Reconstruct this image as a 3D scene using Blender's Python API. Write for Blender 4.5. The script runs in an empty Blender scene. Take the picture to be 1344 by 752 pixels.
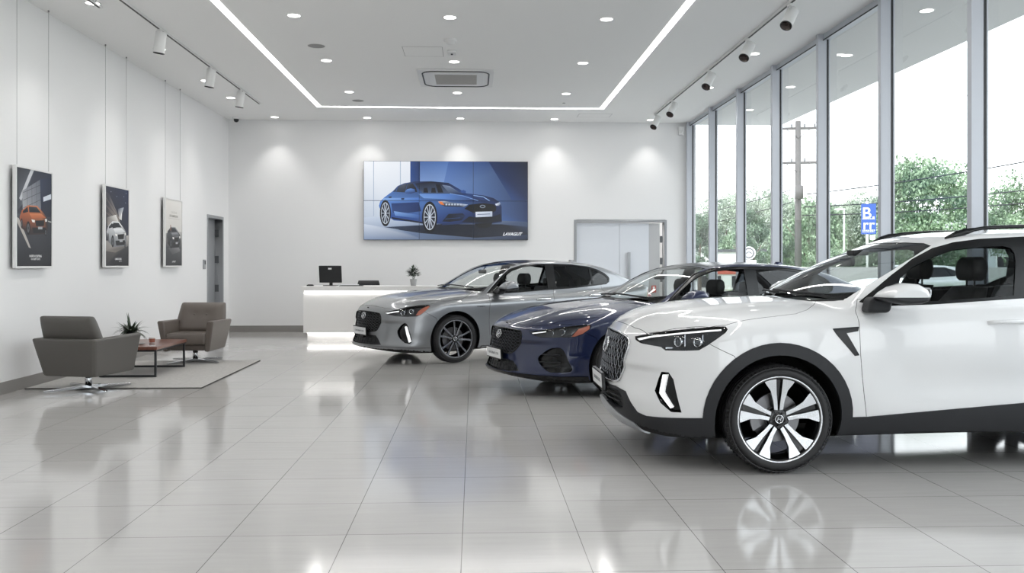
import bpy, bmesh, math, random
import numpy as np
from mathutils import Vector, Matrix, Euler

SC = bpy.context.scene
COL = SC.collection
PI = math.pi
random.seed(7)


def rad(d):
    return d * PI / 180.0


# ------------------------------------------------------------------ materials
def srgb(r, g, b):
    def f(v):
        v /= 255.0
        return v / 12.92 if v <= 0.04045 else ((v + 0.055) / 1.055) ** 2.4
    return (f(r), f(g), f(b), 1.0)


def mat(name, col, rough=0.5, metal=0.0, coat=0.0, coat_rough=0.03, spec=0.5, emit=None, estr=0.0, noise=None, bump=None):
    m = bpy.data.materials.new(name)
    m.use_nodes = True
    nt = m.node_tree
    b = nt.nodes['Principled BSDF']
    b.inputs['Base Color'].default_value = col
    b.inputs['Roughness'].default_value = rough
    b.inputs['Metallic'].default_value = metal
    b.inputs['Coat Weight'].default_value = coat
    b.inputs['Coat Roughness'].default_value = coat_rough
    b.inputs['Specular IOR Level'].default_value = spec
    if emit:
        b.inputs['Emission Color'].default_value = emit
        b.inputs['Emission Strength'].default_value = estr
    if noise:  # (scale, amount) subtle tone variation of the surface itself
        tc = nt.nodes.new('ShaderNodeTexCoord')
        n = nt.nodes.new('ShaderNodeTexNoise')
        n.inputs['Scale'].default_value = noise[0]
        n.inputs['Detail'].default_value = 6
        nt.links.new(tc.outputs['Object'], n.inputs['Vector'])
        mx = nt.nodes.new('ShaderNodeMix')
        mx.data_type = 'RGBA'
        k = noise[1]
        mx.inputs[6].default_value = (col[0] * (1 - k), col[1] * (1 - k), col[2] * (1 - k), 1)
        mx.inputs[7].default_value = (min(1, col[0] * (1 + k)), min(1, col[1] * (1 + k)), min(1, col[2] * (1 + k)), 1)
        nt.links.new(n.outputs['Fac'], mx.inputs[0])
        nt.links.new(mx.outputs[2], b.inputs['Base Color'])
    if bump:  # (scale, strength)
        tc = nt.nodes.new('ShaderNodeTexCoord')
        n = nt.nodes.new('ShaderNodeTexNoise')
        n.inputs['Scale'].default_value = bump[0]
        n.inputs['Detail'].default_value = 4
        nt.links.new(tc.outputs['Object'], n.inputs['Vector'])
        bp = nt.nodes.new('ShaderNodeBump')
        bp.inputs['Strength'].default_value = bump[1]
        bp.inputs['Distance'].default_value = 0.002
        nt.links.new(n.outputs['Fac'], bp.inputs['Height'])
        nt.links.new(bp.outputs['Normal'], b.inputs['Normal'])
    return m


def emit_mat(name, col, strength):
    m = bpy.data.materials.new(name)
    m.use_nodes = True
    nt = m.node_tree
    nt.nodes.clear()
    o = nt.nodes.new('ShaderNodeOutputMaterial')
    e = nt.nodes.new('ShaderNodeEmission')
    e.inputs[0].default_value = col
    e.inputs[1].default_value = strength
    nt.links.new(e.outputs[0], o.inputs[0])
    return m


def thin_glass(name, tint=(1, 1, 1, 1), refl=1.0, ior=1.5, rough=0.0):
    """single-sheet pane: clear transmission plus a Fresnel mirror reflection"""
    m = bpy.data.materials.new(name)
    m.use_nodes = True
    nt = m.node_tree
    nt.nodes.clear()
    o = nt.nodes.new('ShaderNodeOutputMaterial')
    t = nt.nodes.new('ShaderNodeBsdfTransparent')
    t.inputs[0].default_value = tint
    g = nt.nodes.new('ShaderNodeBsdfGlossy')
    g.inputs['Roughness'].default_value = rough
    f = nt.nodes.new('ShaderNodeFresnel')
    f.inputs['IOR'].default_value = ior
    geo = nt.nodes.new('ShaderNodeNewGeometry')
    # the fresnel node inverts the ior on back faces: keep it a thin sheet by feeding 1/ior there
    mi = nt.nodes.new('ShaderNodeMix')
    mi.data_type = 'FLOAT'
    mi.inputs[2].default_value = ior
    mi.inputs[3].default_value = 1.0 / ior
    nt.links.new(geo.outputs['Backfacing'], mi.inputs[0])
    nt.links.new(mi.outputs[0], f.inputs['IOR'])
    mu = nt.nodes.new('ShaderNodeMath')
    mu.operation = 'MULTIPLY'
    mu.inputs[1].default_value = refl
    nt.links.new(f.outputs[0], mu.inputs[0])
    x = nt.nodes.new('ShaderNodeMixShader')
    nt.links.new(mu.outputs[0], x.inputs[0])
    nt.links.new(t.outputs[0], x.inputs[1])
    nt.links.new(g.outputs[0], x.inputs[2])
    nt.links.new(x.outputs[0], o.inputs[0])
    return m


def vcol_mat(name, rough=0.4, emit=0.0):
    """print / screen whose picture is carried per face corner"""
    m = bpy.data.materials.new(name)
    m.use_nodes = True
    nt = m.node_tree
    b = nt.nodes['Principled BSDF']
    b.inputs['Roughness'].default_value = rough
    a = nt.nodes.new('ShaderNodeVertexColor')
    a.layer_name = 'Col'
    if emit > 0:
        b.inputs['Base Color'].default_value = (0.01, 0.01, 0.01, 1)
        nt.links.new(a.outputs[0], b.inputs['Emission Color'])
        b.inputs['Emission Strength'].default_value = emit
    else:
        nt.links.new(a.outputs[0], b.inputs['Base Color'])
    return m


# ------------------------------------------------------------------ objects
def tag(o, label=None, cat=None, group=None, kind=None):
    if label:
        o['label'] = label
    if cat:
        o['category'] = cat
    if group:
        o['group'] = group
    if kind:
        o['kind'] = kind
    return o


def empty(name, label=None, cat=None, loc=(0, 0, 0), rz=0.0, group=None):
    o = bpy.data.objects.new(name, None)
    o.empty_display_size = 0.1
    COL.objects.link(o)
    o.location = loc
    o.rotation_euler = (0, 0, rz)
    return tag(o, label, cat, group)


def copy_tree(o, parent=None):
    c = o.copy()
    COL.objects.link(c)
    if parent:
        c.parent = parent
    for ch in list(o.children):
        copy_tree(ch, c)
    return c


class MB:
    """collects shapes, builds ONE mesh object"""

    def __init__(self):
        self.v, self.f, self.m, self.s = [], [], [], []
        self.cur = 0
        self.sm = False

    def add(self, vs, fs, smooth=None, M=None):
        n = len(self.v)
        if M is not None:
            vs = [M @ Vector(p) for p in vs]
        self.v += [tuple(p) for p in vs]
        for f in fs:
            self.f.append([n + i for i in f])
            self.m.append(self.cur)
            self.s.append(self.sm if smooth is None else smooth)
        return self

    def box(self, x0, x1, y0, y1, z0, z1, M=None):
        vs = [(x, y, z) for z in (z0, z1) for y in (y0, y1) for x in (x0, x1)]
        fs = [(0, 2, 3, 1), (4, 5, 7, 6), (0, 1, 5, 4), (2, 6, 7, 3), (0, 4, 6, 2), (1, 3, 7, 5)]
        return self.add(vs, fs, False, M)

    def prism(self, poly, a0, a1, axis='y', M=None, smooth=False):
        """poly: 2D points; extruded along axis between a0 and a1 (x: (y,z), y: (x,z), z: (x,y))"""
        def P(p, a):
            return {'x': (a, p[0], p[1]), 'y': (p[0], a, p[1]), 'z': (p[0], p[1], a)}[axis]
        n = len(poly)
        area = sum(poly[i][0] * poly[(i + 1) % n][1] - poly[(i + 1) % n][0] * poly[i][1] for i in range(n))
        pl = list(poly)
        flip = (area < 0) ^ (axis == 'y')
        if flip:
            pl = pl[::-1]
        vs = [P(p, a0) for p in pl] + [P(p, a1) for p in pl]
        if a1 < a0:
            vs = [P(p, a1) for p in pl] + [P(p, a0) for p in pl]
        self.add(vs, [tuple(range(n))[::-1], tuple(range(n, 2 * n))], False, M)
        k = len(self.v) - 2 * n
        for i in range(n):
            j = (i + 1) % n
            self.f.append([k + i, k + j, k + n + j, k + n + i])
            self.m.append(self.cur)
            self.s.append(smooth)
        return self

    def loft(self, rings, closed=True, cap=True, smooth=True, M=None):
        n = len(rings[0])
        vs = [p for r in rings for p in r]
        fs = []
        for a in range(len(rings) - 1):
            for i in range(n if closed else n - 1):
                j = (i + 1) % n
                fs.append((a * n + i, a * n + j, (a + 1) * n + j, (a + 1) * n + i))
        self.add(vs, fs, smooth, M)
        if cap and closed:
            k = len(self.v) - len(vs)
            self.f.append([k + i for i in range(n)][::-1])
            self.f.append([k + (len(rings) - 1) * n + i for i in range(n)])
            self.m += [self.cur] * 2
            self.s += [False] * 2
        return self

    def lathe(self, prof, n=32, M=None, smooth=True, cap=True):
        """prof: (r, z) from bottom to top about local Z"""
        rings = [[(r * math.cos(2 * PI * i / n), r * math.sin(2 * PI * i / n), z) for i in range(n)] for r, z in prof]
        return self.loft(rings, True, cap, smooth, M)

    def cyl(self, c, r, h, n=24, axis='z', smooth=True, M=None):
        R = {'z': Matrix.Identity(4), 'x': Matrix.Rotation(PI / 2, 4, 'Y'), 'y': Matrix.Rotation(-PI / 2, 4, 'X')}[axis]
        T = Matrix.Translation(c) @ R
        if M is not None:
            T = M @ T
        return self.lathe([(r, 0), (r, h)], n, T, smooth)

    def tube(self, pts, r, n=8, closed=False, cap=True, smooth=True, M=None):
        pts = [Vector(p) for p in pts]
        rings = []
        up = None
        m = len(pts)
        for i, p in enumerate(pts):
            if closed:
                t = (pts[(i + 1) % m] - pts[i - 1]).normalized()
            else:
                t = (pts[min(i + 1, m - 1)] - pts[max(i - 1, 0)]).normalized()
            if up is None:
                up = Vector((0, 0, 1)) if abs(t.z) < 0.9 else Vector((1, 0, 0))
            u = (up - t * up.dot(t)).normalized()
            w = t.cross(u)
            up = u
            rr = r[i] if isinstance(r, (list, tuple)) else r
            rings.append([p + (u * math.cos(2 * PI * k / n) + w * math.sin(2 * PI * k / n)) * rr for k in range(n)])
        if closed:
            rings.append(rings[0])
            cap = False
        return self.loft(rings, True, cap, smooth, M)

    def sphere(self, c, r, seg=16, rings=10, M=None, sc=(1, 1, 1)):
        T = Matrix.Translation(c) @ Matrix.Diagonal((sc[0], sc[1], sc[2], 1))
        if M is not None:
            T = M @ T
        return self.lathe([(max(1e-4, r * math.sin(PI * i / rings)), -r * math.cos(PI * i / rings)) for i in range(rings + 1)], seg, T)

    def build(self, name, mats, parent=None, bevel=0.0, seg=2, angle=40, subsurf=0, fix=True):
        me = bpy.data.meshes.new(name)
        me.from_pydata(self.v, [], self.f)
        if not isinstance(mats, (list, tuple)):
            mats = [mats]
        for m in mats:
            me.materials.append(m)
        for p, mi, s in zip(me.polygons, self.m, self.s):
            p.material_index = mi
            p.use_smooth = s or bevel > 0
        if fix:
            bm = bmesh.new()
            bm.from_mesh(me)
            bmesh.ops.remove_doubles(bm, verts=bm.verts, dist=1e-6)
            bmesh.ops.recalc_face_normals(bm, faces=bm.faces)
            bm.to_mesh(me)
            bm.free()
        me.update()
        o = bpy.data.objects.new(name, me)
        COL.objects.link(o)
        if bevel > 0:
            b = o.modifiers.new('b', 'BEVEL')
            b.width = bevel
            b.segments = seg
            b.limit_method = 'ANGLE'
            b.angle_limit = rad(angle)
            b.harden_normals = True
        if subsurf:
            s = o.modifiers.new('s', 'SUBSURF')
            s.levels = s.render_levels = subsurf
        if parent is not None:
            o.parent = parent
        return o


def text_mesh(txt, size, shear=0.0, extrude=0.0, bold=0.0, spacing=1.0):
    """letters as plain mesh data (the built-in font), centred on the origin in the XY plane"""
    cu = bpy.data.curves.new('lettering', 'FONT')
    cu.body = txt
    cu.size = size
    cu.shear = shear
    cu.extrude = extrude
    cu.offset = bold
    cu.space_character = spacing
    cu.align_x = 'CENTER'
    cu.align_y = 'CENTER'
    cu.resolution_u = 3
    o = bpy.data.objects.new('lettering', cu)
    COL.objects.link(o)
    dg = bpy.context.evaluated_depsgraph_get()
    me = bpy.data.meshes.new_from_object(o.evaluated_get(dg))
    bpy.data.objects.remove(o)
    vs = [v.co.copy() for v in me.vertices]
    fs = [list(p.vertices) for p in me.polygons]
    bpy.data.meshes.remove(me)
    return vs, fs


def rounded(x0, x1, z0, z1, r, n=5):
    """2D rounded rectangle"""
    out = []
    for cx, cz, a0 in ((x1 - r, z1 - r, 0), (x0 + r, z1 - r, 90), (x0 + r, z0 + r, 180), (x1 - r, z0 + r, 270)):
        for i in range(n + 1):
            a = rad(a0 + 90.0 * i / n)
            out.append((cx + r * math.cos(a), cz + r * math.sin(a)))
    return out


def look(o, d):
    """turn a lamp so that its beam (-Z) runs along d"""
    o.rotation_euler = Vector(d).to_track_quat('-Z', 'Y').to_euler()


def lamp(name, kind, loc, power, col=(1, 1, 1), size=0.1, d=(0, 0, -1), spot=90, blend=0.5, parent=None, shape='DISK', size_y=None, spread=180):
    l = bpy.data.lights.new(name, kind)
    l.energy = power
    l.color = col
    if kind == 'AREA':
        l.shape = shape
        l.size = size
        if size_y:
            l.size_y = size_y
        l.spread = rad(spread)
    elif kind == 'SPOT':
        l.spot_size = rad(spot)
        l.spot_blend = blend
        l.shadow_soft_size = size
    o = bpy.data.objects.new(name, l)
    COL.objects.link(o)
    o.location = loc
    look(o, d)
    if parent is not None:
        o.parent = parent
    return o
# ------------------------------------------------------------------ setting
XL, XR, YB, YF, CH = -5.08, 4.60, 18.40, -6.0, 4.40
XI = 4.48                       # inner face of the window mullions

M_wall = mat('wall_paint', srgb(231, 231, 231), 0.75, bump=(180, 0.03))
M_ceil = mat('ceiling_paint', srgb(240, 240, 239), 0.8)
M_base = mat('baseboard_grey', srgb(136, 133, 130), 0.4)
M_alu = mat('mullion_grey', srgb(190, 194, 201), 0.4, 0.1)
M_black = mat('gasket_black', srgb(28, 30, 33), 0.5)
M_white = mat('white_lacquer', srgb(236, 236, 235), 0.35)
M_wmetal = mat('white_metal', srgb(225, 225, 224), 0.4)
M_grey = mat('door_frame_grey', srgb(150, 152, 155), 0.4, 0.2)
M_dgrey = mat('dark_grey', srgb(84, 86, 89), 0.45)
M_steel = mat('brushed_steel', srgb(170, 172, 174), 0.28, 0.9)
M_chrome = mat('chrome', srgb(215, 217, 220), 0.08, 1.0)
M_glass = thin_glass('window_glass', (0.96, 0.98, 0.975, 1), 1.0)
M_lens = emit_mat('downlight_glow', (1.0, 0.98, 0.95, 1), 9.0)
M_led = emit_mat('led_glow', (1.0, 0.99, 0.97, 1), 7.0)


def floor_mat():
    m = mat('floor_tiles', srgb(176, 175, 174), 0.1)
    nt = m.node_tree
    N, L = nt.nodes, nt.links
    b = N['Principled BSDF']
    tc = N.new('ShaderNodeTexCoord')
    mp = N.new('ShaderNodeMapping')
    mp.inputs['Location'].default_value = (0.059 + 0.6, -3.97 + 0.6, 0)
    L.new(tc.outputs['Object'], mp.inputs['Vector'])
    br = N.new('ShaderNodeTexBrick')
    br.offset = 0.0
    br.squash = 1.0
    br.inputs['Scale'].default_value = 1.0
    br.inputs['Brick Width'].default_value = 0.6
    br.inputs['Row Height'].default_value = 0.6
    br.inputs['Mortar Size'].default_value = 0.0022
    br.inputs['Mortar Smooth'].default_value = 0.1
    br.inputs['Color1'].default_value = srgb(190, 188, 186)
    br.inputs['Color2'].default_value = srgb(186, 184, 182)
    br.inputs['Mortar'].default_value = srgb(112, 110, 108)
    L.new(mp.outputs[0], br.inputs['Vector'])
    # faint streaks along the tiles
    m2 = N.new('ShaderNodeMapping')
    m2.inputs['Scale'].default_value = (1.2, 14, 1)
    L.new(tc.outputs['Object'], m2.inputs['Vector'])
    n = N.new('ShaderNodeTexNoise')
    n.inputs['Scale'].default_value = 1.6
    n.inputs['Detail'].default_value = 8
    n.inputs['Roughness'].default_value = 0.65
    L.new(m2.outputs[0], n.inputs['Vector'])
    r = N.new('ShaderNodeMapRange')
    r.inputs['From Min'].default_value = 0.3
    r.inputs['From Max'].default_value = 0.7
    r.inputs['To Min'].default_value = 0.95
    r.inputs['To Max'].default_value = 1.03
    L.new(n.outputs['Fac'], r.inputs['Value'])
    mu = N.new('ShaderNodeMix')
    mu.data_type = 'RGBA'
    mu.blend_type = 'MULTIPLY'
    mu.inputs[0].default_value = 1.0
    L.new(br.outputs['Color'], mu.inputs[6])
    L.new(r.outputs[0], mu.inputs[7])
    L.new(mu.outputs[2], b.inputs['Base Color'])
    rr = N.new('ShaderNodeMapRange')
    rr.inputs['To Min'].default_value = 0.06
    rr.inputs['To Max'].default_value = 0.14
    L.new(n.outputs['Fac'], rr.inputs['Value'])
    L.new(rr.outputs[0], b.inputs['Roughness'])
    b.inputs['Specular IOR Level'].default_value = 0.6
    return m


def struct(name, mb, m, parent=None, **k):
    o = mb.build(name, m, parent, **k)
    o['kind'] = 'structure'
    return o


DL = (16.98, 17.95, 2.30)        # doorway in the left wall: y0, y1, head
DB = (2.16, 4.03, 2.29)          # doorway in the back wall: x0, x1, head

struct('floor', MB().box(XL - 0.2, XR + 0.1, YF - 0.2, YB + 2.4, -0.12, 0.0), floor_mat())
struct('ceiling', MB().box(XL - 0.2, XR + 0.1, YF - 0.2, YB + 2.4, CH, CH + 0.15), M_ceil)
w = MB()
w.box(XL - 0.2, XL, YF, DL[0] - .05, 0, CH).box(XL - 0.2, XL, DL[1] + .05, YB + 0.2, 0, CH).box(XL - 0.2, XL, DL[0] - .05, DL[1] + .05, DL[2] + .05, CH)
struct('wall_left', w, M_wall)
w = MB()
w.box(XL, DB[0] - .045, YB, YB + 0.2, 0, CH).box(DB[1] + .045, XR + 0.1, YB, YB + 0.2, 0, CH).box(DB[0] - .045, DB[1] + .045, YB, YB + 0.2, DB[2] + .045, CH)
struct('wall_back', w, M_wall)
w = MB()   # street front behind the viewer: wall piers and an unseen glazed opening sized for its light on the cars
w.box(XL, 0.4, YF - 0.2, YF, 0, CH).box(4.3, XR + 0.1, YF - 0.2, YF, 0, CH).box(0.4, 4.3, YF - 0.2, YF, 3.2, CH)
struct('wall_front', w, M_wall)
f = MB()
for x in (0.4, 1.7, 3.0, 4.2):
    f.box(x, x + 0.1, YF - 0.15, YF - 0.02, 0, 3.2)
struct('window_frame_front', f, M_alu)['kind'] = 'structure'
struct('window_9', MB().add([(0.4, YF - 0.1, 0), (4.3, YF - 0.1, 0), (4.3, YF - 0.1, 3.2), (0.4, YF - 0.1, 3.2)], [(0, 1, 2, 3)]), M_glass)
struct('baseboard_left', MB().box(XL, XL + 0.015, YF, DL[0] - 0.06, 0, 0.13), M_base)
struct('baseboard_back', MB().box(XL + 0.015, DB[0] - 0.05, YB - 0.015, YB, 0, 0.13), M_base)
# back-of-house corridor seen through the double door
c = MB()
c.box(1.4, 1.5, YB + 0.2, YB + 2.2, 0, CH).box(4.55, 4.65, YB + 0.2, YB + 2.2, 0, CH).box(1.4, 4.65, YB + 2.2, YB + 2.3, 0, CH)
struct('wall_corridor', c, M_wall)
lamp('corridor_fill', 'AREA', (3.2, YB + 1.2, CH - .3), 60, (1, .98, .95), .8)  # fill light without a fixture, added to brighten the dark gap at the door

# glazed side: fins 1.76 m apart, panes between them
fins = [7.71 + 1.76 * k for k in range(-7, 7)]
for k, y in enumerate(fins):
    t = struct('trim_%d' % (k + 1), MB().box(XI, XR, y, y + 0.075, 0, CH).box(XR + 0.02, XR + 0.045, y + .012, y + 0.063, 0, CH), M_alu, bevel=0.004)
    struct('gasket', MB().box(XR - 0.004, XR + 0.018, y - 0.006, y + 0.081, 0, CH), M_black, t)
    if k + 1 < len(fins):
        g = struct('window_%d' % (k + 1) if k < 8 else 'window_%d' % (k + 2),
                   MB().add([(XR + 0.004, y + 0.08, 0.09), (XR + 0.004, fins[k + 1], 0.09), (XR + 0.004, fins[k + 1], CH - 0.07), (XR + 0.004, y + 0.08, CH - 0.07)], [(0, 1, 2, 3)]), M_glass)
h = MB().box(XR - 0.05, XR + 0.06, YF, YB, CH - 0.07, CH).box(XR - 0.05, XR + 0.06, YF, YB, 0, 0.09)
t = struct('trim_rail', h, M_alu)
t.name = 'trim_15'
struct('gasket', MB().box(XR - 0.056, XR - 0.05, YF, YB, CH - 0.085, CH - 0.07), M_black, t)

# canopy outside the glazing
struct('roof_soffit', MB().box(XR + 0.1, 6.63, YF, YB + 0.3, CH + 0.005, CH + 0.3), mat('soffit_paint', srgb(214, 214, 213), 0.7))

# ------------------------------------------------------------------ doors
d1 = MB()
d1.box(XL - 0.2, XL + 0.012, DL[0] - 0.055, DL[0], 0, DL[2] + 0.055).box(XL - 0.2, XL + 0.012, DL[1], DL[1] + 0.055, 0, DL[2] + 0.055)
d1.box(XL - 0.2, XL + 0.012, DL[0], DL[1], DL[2], DL[2] + 0.055)
door1 = struct('door_1', d1, M_grey, bevel=0.004)
leaf = struct('door_leaf', MB().box(XL - 0.2, XL - 0.15, DL[0] + 0.005, DL[1] - 0.005, 0.01, DL[2] - 0.005), mat('door_leaf_grey', srgb(140, 142, 145), 0.45), door1)
for z in (0.92, 1.5, 2.03):
    struct('hinge', MB().box(XL - 0.145, XL - 0.07, DL[1] - 0.02, DL[1] - 0.001, z - 0.07, z + 0.07), M_dgrey, leaf)

d2 = MB()
d2.box(DB[0] - 0.05, DB[0], YB - 0.012, YB + 0.2, 0, DB[2] + 0.05).box(DB[1], DB[1] + 0.05, YB - 0.012, YB + 0.2, 0, DB[2] + 0.05)
d2.box(DB[0], DB[1], YB - 0.012, YB + 0.2, DB[2], DB[2] + 0.05)
door2 = struct('door_2', d2, M_grey, bevel=0.004)
M_leaf = mat('white_door', srgb(214, 218, 224), 0.4)
a = struct('door_leaf', MB().box(DB[0] + 0.005, 3.08, YB + 0.06, YB + 0.11, 0.01, DB[2] - 0.01), M_leaf, door2, bevel=0.003)
struct('lock', MB().box(2.985, 3.015, YB + 0.045, YB + 0.062, 1.14, 1.22), M_dgrey, a)
b_ = struct('door_leaf', MB().box(3.086, 3.71, YB + 0.06, YB + 0.11, 0.01, DB[2] - 0.01), M_leaf, door2, bevel=0.003)
hb = MB().box(3.25, 3.31, YB + 0.0, YB + 0.02, 0.75, 1.66)
for z in (0.85, 1.56):
    hb.box(3.27, 3.29, YB + 0.02, YB + 0.062, z - 0.015, z + 0.015)
struct('door_handle', hb, M_steel, b_, bevel=0.004)
T = Matrix.Translation((DB[1] - 0.09, YB + 0.03, 0)) @ Matrix.Rotation(rad(-23), 4, 'Z')
c_ = struct('door_leaf', MB().box(-0.26, 0.0, -0.045, 0.0, 0.01, DB[2] - 0.02, M=T), mat('door_edge', srgb(196, 198, 200), 0.4), door2, bevel=0.003)
for z in (1.1, 1.47, 1.93):
    struct('hinge', MB().box(DB[1] - 0.088, DB[1] - 0.04, YB - 0.0, YB + 0.03, z - 0.07, z + 0.07), M_dgrey, c_)
struct('latch', MB().box(-0.262, -0.25, -0.05, -0.04, 1.88, 2.02, M=T), M_dgrey, c_)

# ------------------------------------------------------------------ ceiling fixtures
def downlight(x, y, z, lab, spot=120, power=30, r=0.075, group=None, blend=0.6):
    t = empty('ceiling_downlight', lab, 'downlight', (x, y, z), group=group)
    if not hasattr(downlight, 'me'):
        ring = MB().lathe([(r + 0.016, -0.004), (r + 0.016, -0.0002)], 28, cap=False)
        ring.lathe([(r, -0.007), (r + 0.012, -0.007), (r + 0.016, -0.004)], 28, cap=False)
        lens = MB().lathe([(0.001, -0.006), (r, -0.006)], 28, cap=False)
        downlight.me = (ring.build('trim_ring', M_wmetal, t), lens.build('lens', M_lens, t))
    else:
        for o in downlight.me:
            n = o.copy()
            COL.objects.link(n)
            n.parent = t
    lamp('lamp', 'SPOT', (0, 0, -0.02), power, (1.0, 0.975, 0.945), 0.05, (0, 0, -1), spot, blend, t)
    return t


grid = [(-2.165, 'below-left'), (-0.29, ''), (1.62, '')]
ROWN = {10.65: 'front', 12.98: 'second', 15.33: 'third'}
COLN = {-2.165: 'by the left strip', -0.29: 'on the centre line', 1.62: 'by the right strip'}
for y in (1.33, 3.66, 5.99, 8.32, 10.65, 12.98, 15.33):
    for x, _ in grid:
        if y in ROWN:
            lab = 'round recessed downlight %s of the %s row inside the light strip' % (COLN[x], ROWN[y])
            downlight(x, y, CH, lab, 104, 15, group='downlights inside the light strip')
        else:
            downlight(x, y, CH, 'round recessed downlight overhead, out of the picture', 104, 15, group='downlights overhead')
for x, n in ((-4.05, 'nearest the left corner'), (-2.18, 'left of the wall screen'), (-0.28, 'above the wall screen'), (1.66, 'right of the wall screen'), (3.66, 'above the double door')):
    downlight(x, 18.02, CH, 'recessed downlight close to the back wall, ' + n, 84, 42, group='downlights along the back wall', blend=0.75)
for y, n in ((10.25, 'half hidden by the short track'), (12.4, 'between two track spots'), (14.5, 'behind the middle track spot'), (15.96, 'beyond the middle track spot')):
    downlight(-4.37, y, CH, 'recessed downlight along the left wall, ' + n, 92, 34, group='downlights along the left wall', blend=0.6)
downlight(-4.37, 8.1, CH, 'round recessed downlight overhead, out of the picture', 92, 46, group='downlights overhead', blend=0.6)
for y, n in ((12.3, 'behind the second spot from the front'), (14.7, 'behind the third spot from the front')):
    downlight(3.98, y, CH, 'recessed downlight by the window wall, ' + n, 130, 30, group='downlights along the window wall')
for y, n in ((10.14, 'seen through the tall pane above the white car'), (12.36, 'seen through the pane left of the tree'), (14.6, 'seen through a middle pane'), (16.8, 'seen through a far pane')):
    downlight(5.35, y, CH + 0.005, 'recessed downlight in the canopy outside, ' + n, 120, 8, group='downlights in the outside canopy')

# U-shaped light strip
s = MB()
WD = 0.045
s.box(-2.94 - WD, -2.94 + WD, YF + 1, 16.8 + WD, CH - 0.004, CH - 0.0005).box(2.46 - WD, 2.46 + WD, YF + 1, 16.8 + WD, CH - 0.004, CH - 0.0005)
s.box(-2.94 + WD, 2.46 - WD, 16.8 - WD, 16.8 + WD, CH - 0.004, CH - 0.0005)
ls = s.build('light_strip', M_led)
tag(ls, 'glowing U-shaped linear light strip set in the white ceiling', 'light strip')
for x in (-2.94, 2.46):
    for yy in (13.2, 6.0, -1.2):
        lamp('lamp', 'AREA', (x, yy, CH - 0.012), 34, (1, 0.975, 0.945), 0.08, shape='RECTANGLE', size_y=7.2, parent=ls)
lamp('lamp', 'AREA', (-0.24, 16.8, CH - 0.012), 26, (1, 0.975, 0.945), 5.3, shape='RECTANGLE', size_y=0.08, parent=ls)


# track lights
def rail(x, y0, y1, lab):
    t = empty('track_rail', lab, 'track rail', (x, (y0 + y1) / 2, CH))
    h = (y1 - y0) / 2
    MB().box(-0.019, 0.019, -h, h, -0.03, -0.0005).build('rail', M_wmetal, t)
    MB().box(-0.013, 0.013, -h, h, -0.0315, -0.0302).build('slot', M_black, t)
    MB().box(-0.02, 0.02, h - 0.03, h + 0.004, -0.032, -0.0005).build('end_cap', M_wmetal, t)
    return t


rail(-3.97, 7.0, 16.45, 'long white ceiling track with black slot along the left wall')
rail(-4.33, 6.0, 10.37, 'short end of ceiling track at the top left corner')
rail(3.6, 7.0, 17.3, 'white ceiling track with black slot along the window wall')
M_spotl = mat('spot_lens', srgb(60, 50, 46), 0.15, 0.3)


def spotlight(x, y, d, lab, group, tgt=None, power=60, cone=42):
    t = empty('track_spotlight', lab, 'track spotlight', (x, y, CH - 0.03), group=group)
    MB().box(-0.016, 0.016, -0.05, 0.05, -0.028, 0.0).build('adapter', M_wmetal, t, bevel=0.004)
    MB().tube([(0, 0, -0.02), (0, 0, -0.09)], 0.011, 10).build('arm', M_wmetal, t)
    R = Vector(d).normalized().to_track_quat('-Z', 'Y').to_matrix().to_4x4()
    M = Matrix.Translation((0, 0, -0.155)) @ R @ Matrix.Scale(1.3, 4)
    can = MB().lathe([(0.001, 0.1), (0.046, 0.1), (0.052, 0.092), (0.052, -0.11), (0.047, -0.114)], 28, M, cap=False)
    can.build('can', M_wmetal, t)
    MB().lathe([(0.047, -0.114), (0.0525, -0.113), (0.0525, -0.104), (0.05, -0.102)], 28, M, cap=False).build('bezel', M_black, t)
    MB().lathe([(0.001, -0.085), (0.03, -0.088), (0.047, -0.114)], 24, M, cap=False).build('lens', M_spotl, t)
    if tgt:
        p = M @ Vector((0, 0, -0.118))
        wp = Vector((x, y, CH - 0.03)) + p
        lamp('lamp', 'SPOT', p, power, (1, 0.96, 0.9), 0.03, Vector(tgt) - wp, cone, 0.5, t)
    return t


for y, ty, n in ((8.9, 10.2, ''), (11.28, 12.5, 'nearest the viewer'), (13.4, 14.85, 'middle one'), (15.1, 16.4, 'farthest one by the corner')):
    if n:
        spotlight(-3.97, y, (-0.16, 0.10, -1), 'white track spotlight on the left wall track, ' + n, 'track spotlights on the left', (-5.0, ty, 1.9), 20)
for y, n in ((9.85, 'nearest the viewer with dark open face'), (11.4, 'second from the front'), (13.28, 'middle one'), (15.75, 'fourth from the front'), (17.2, 'farthest one by the back wall')):
    spotlight(3.6, y, (-0.45, -0.42, -0.75), 'white track spotlight by the window wall, ' + n, 'track spotlights on the right', (1.5, y - 1.6, 0.6), 26, 50)

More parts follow.
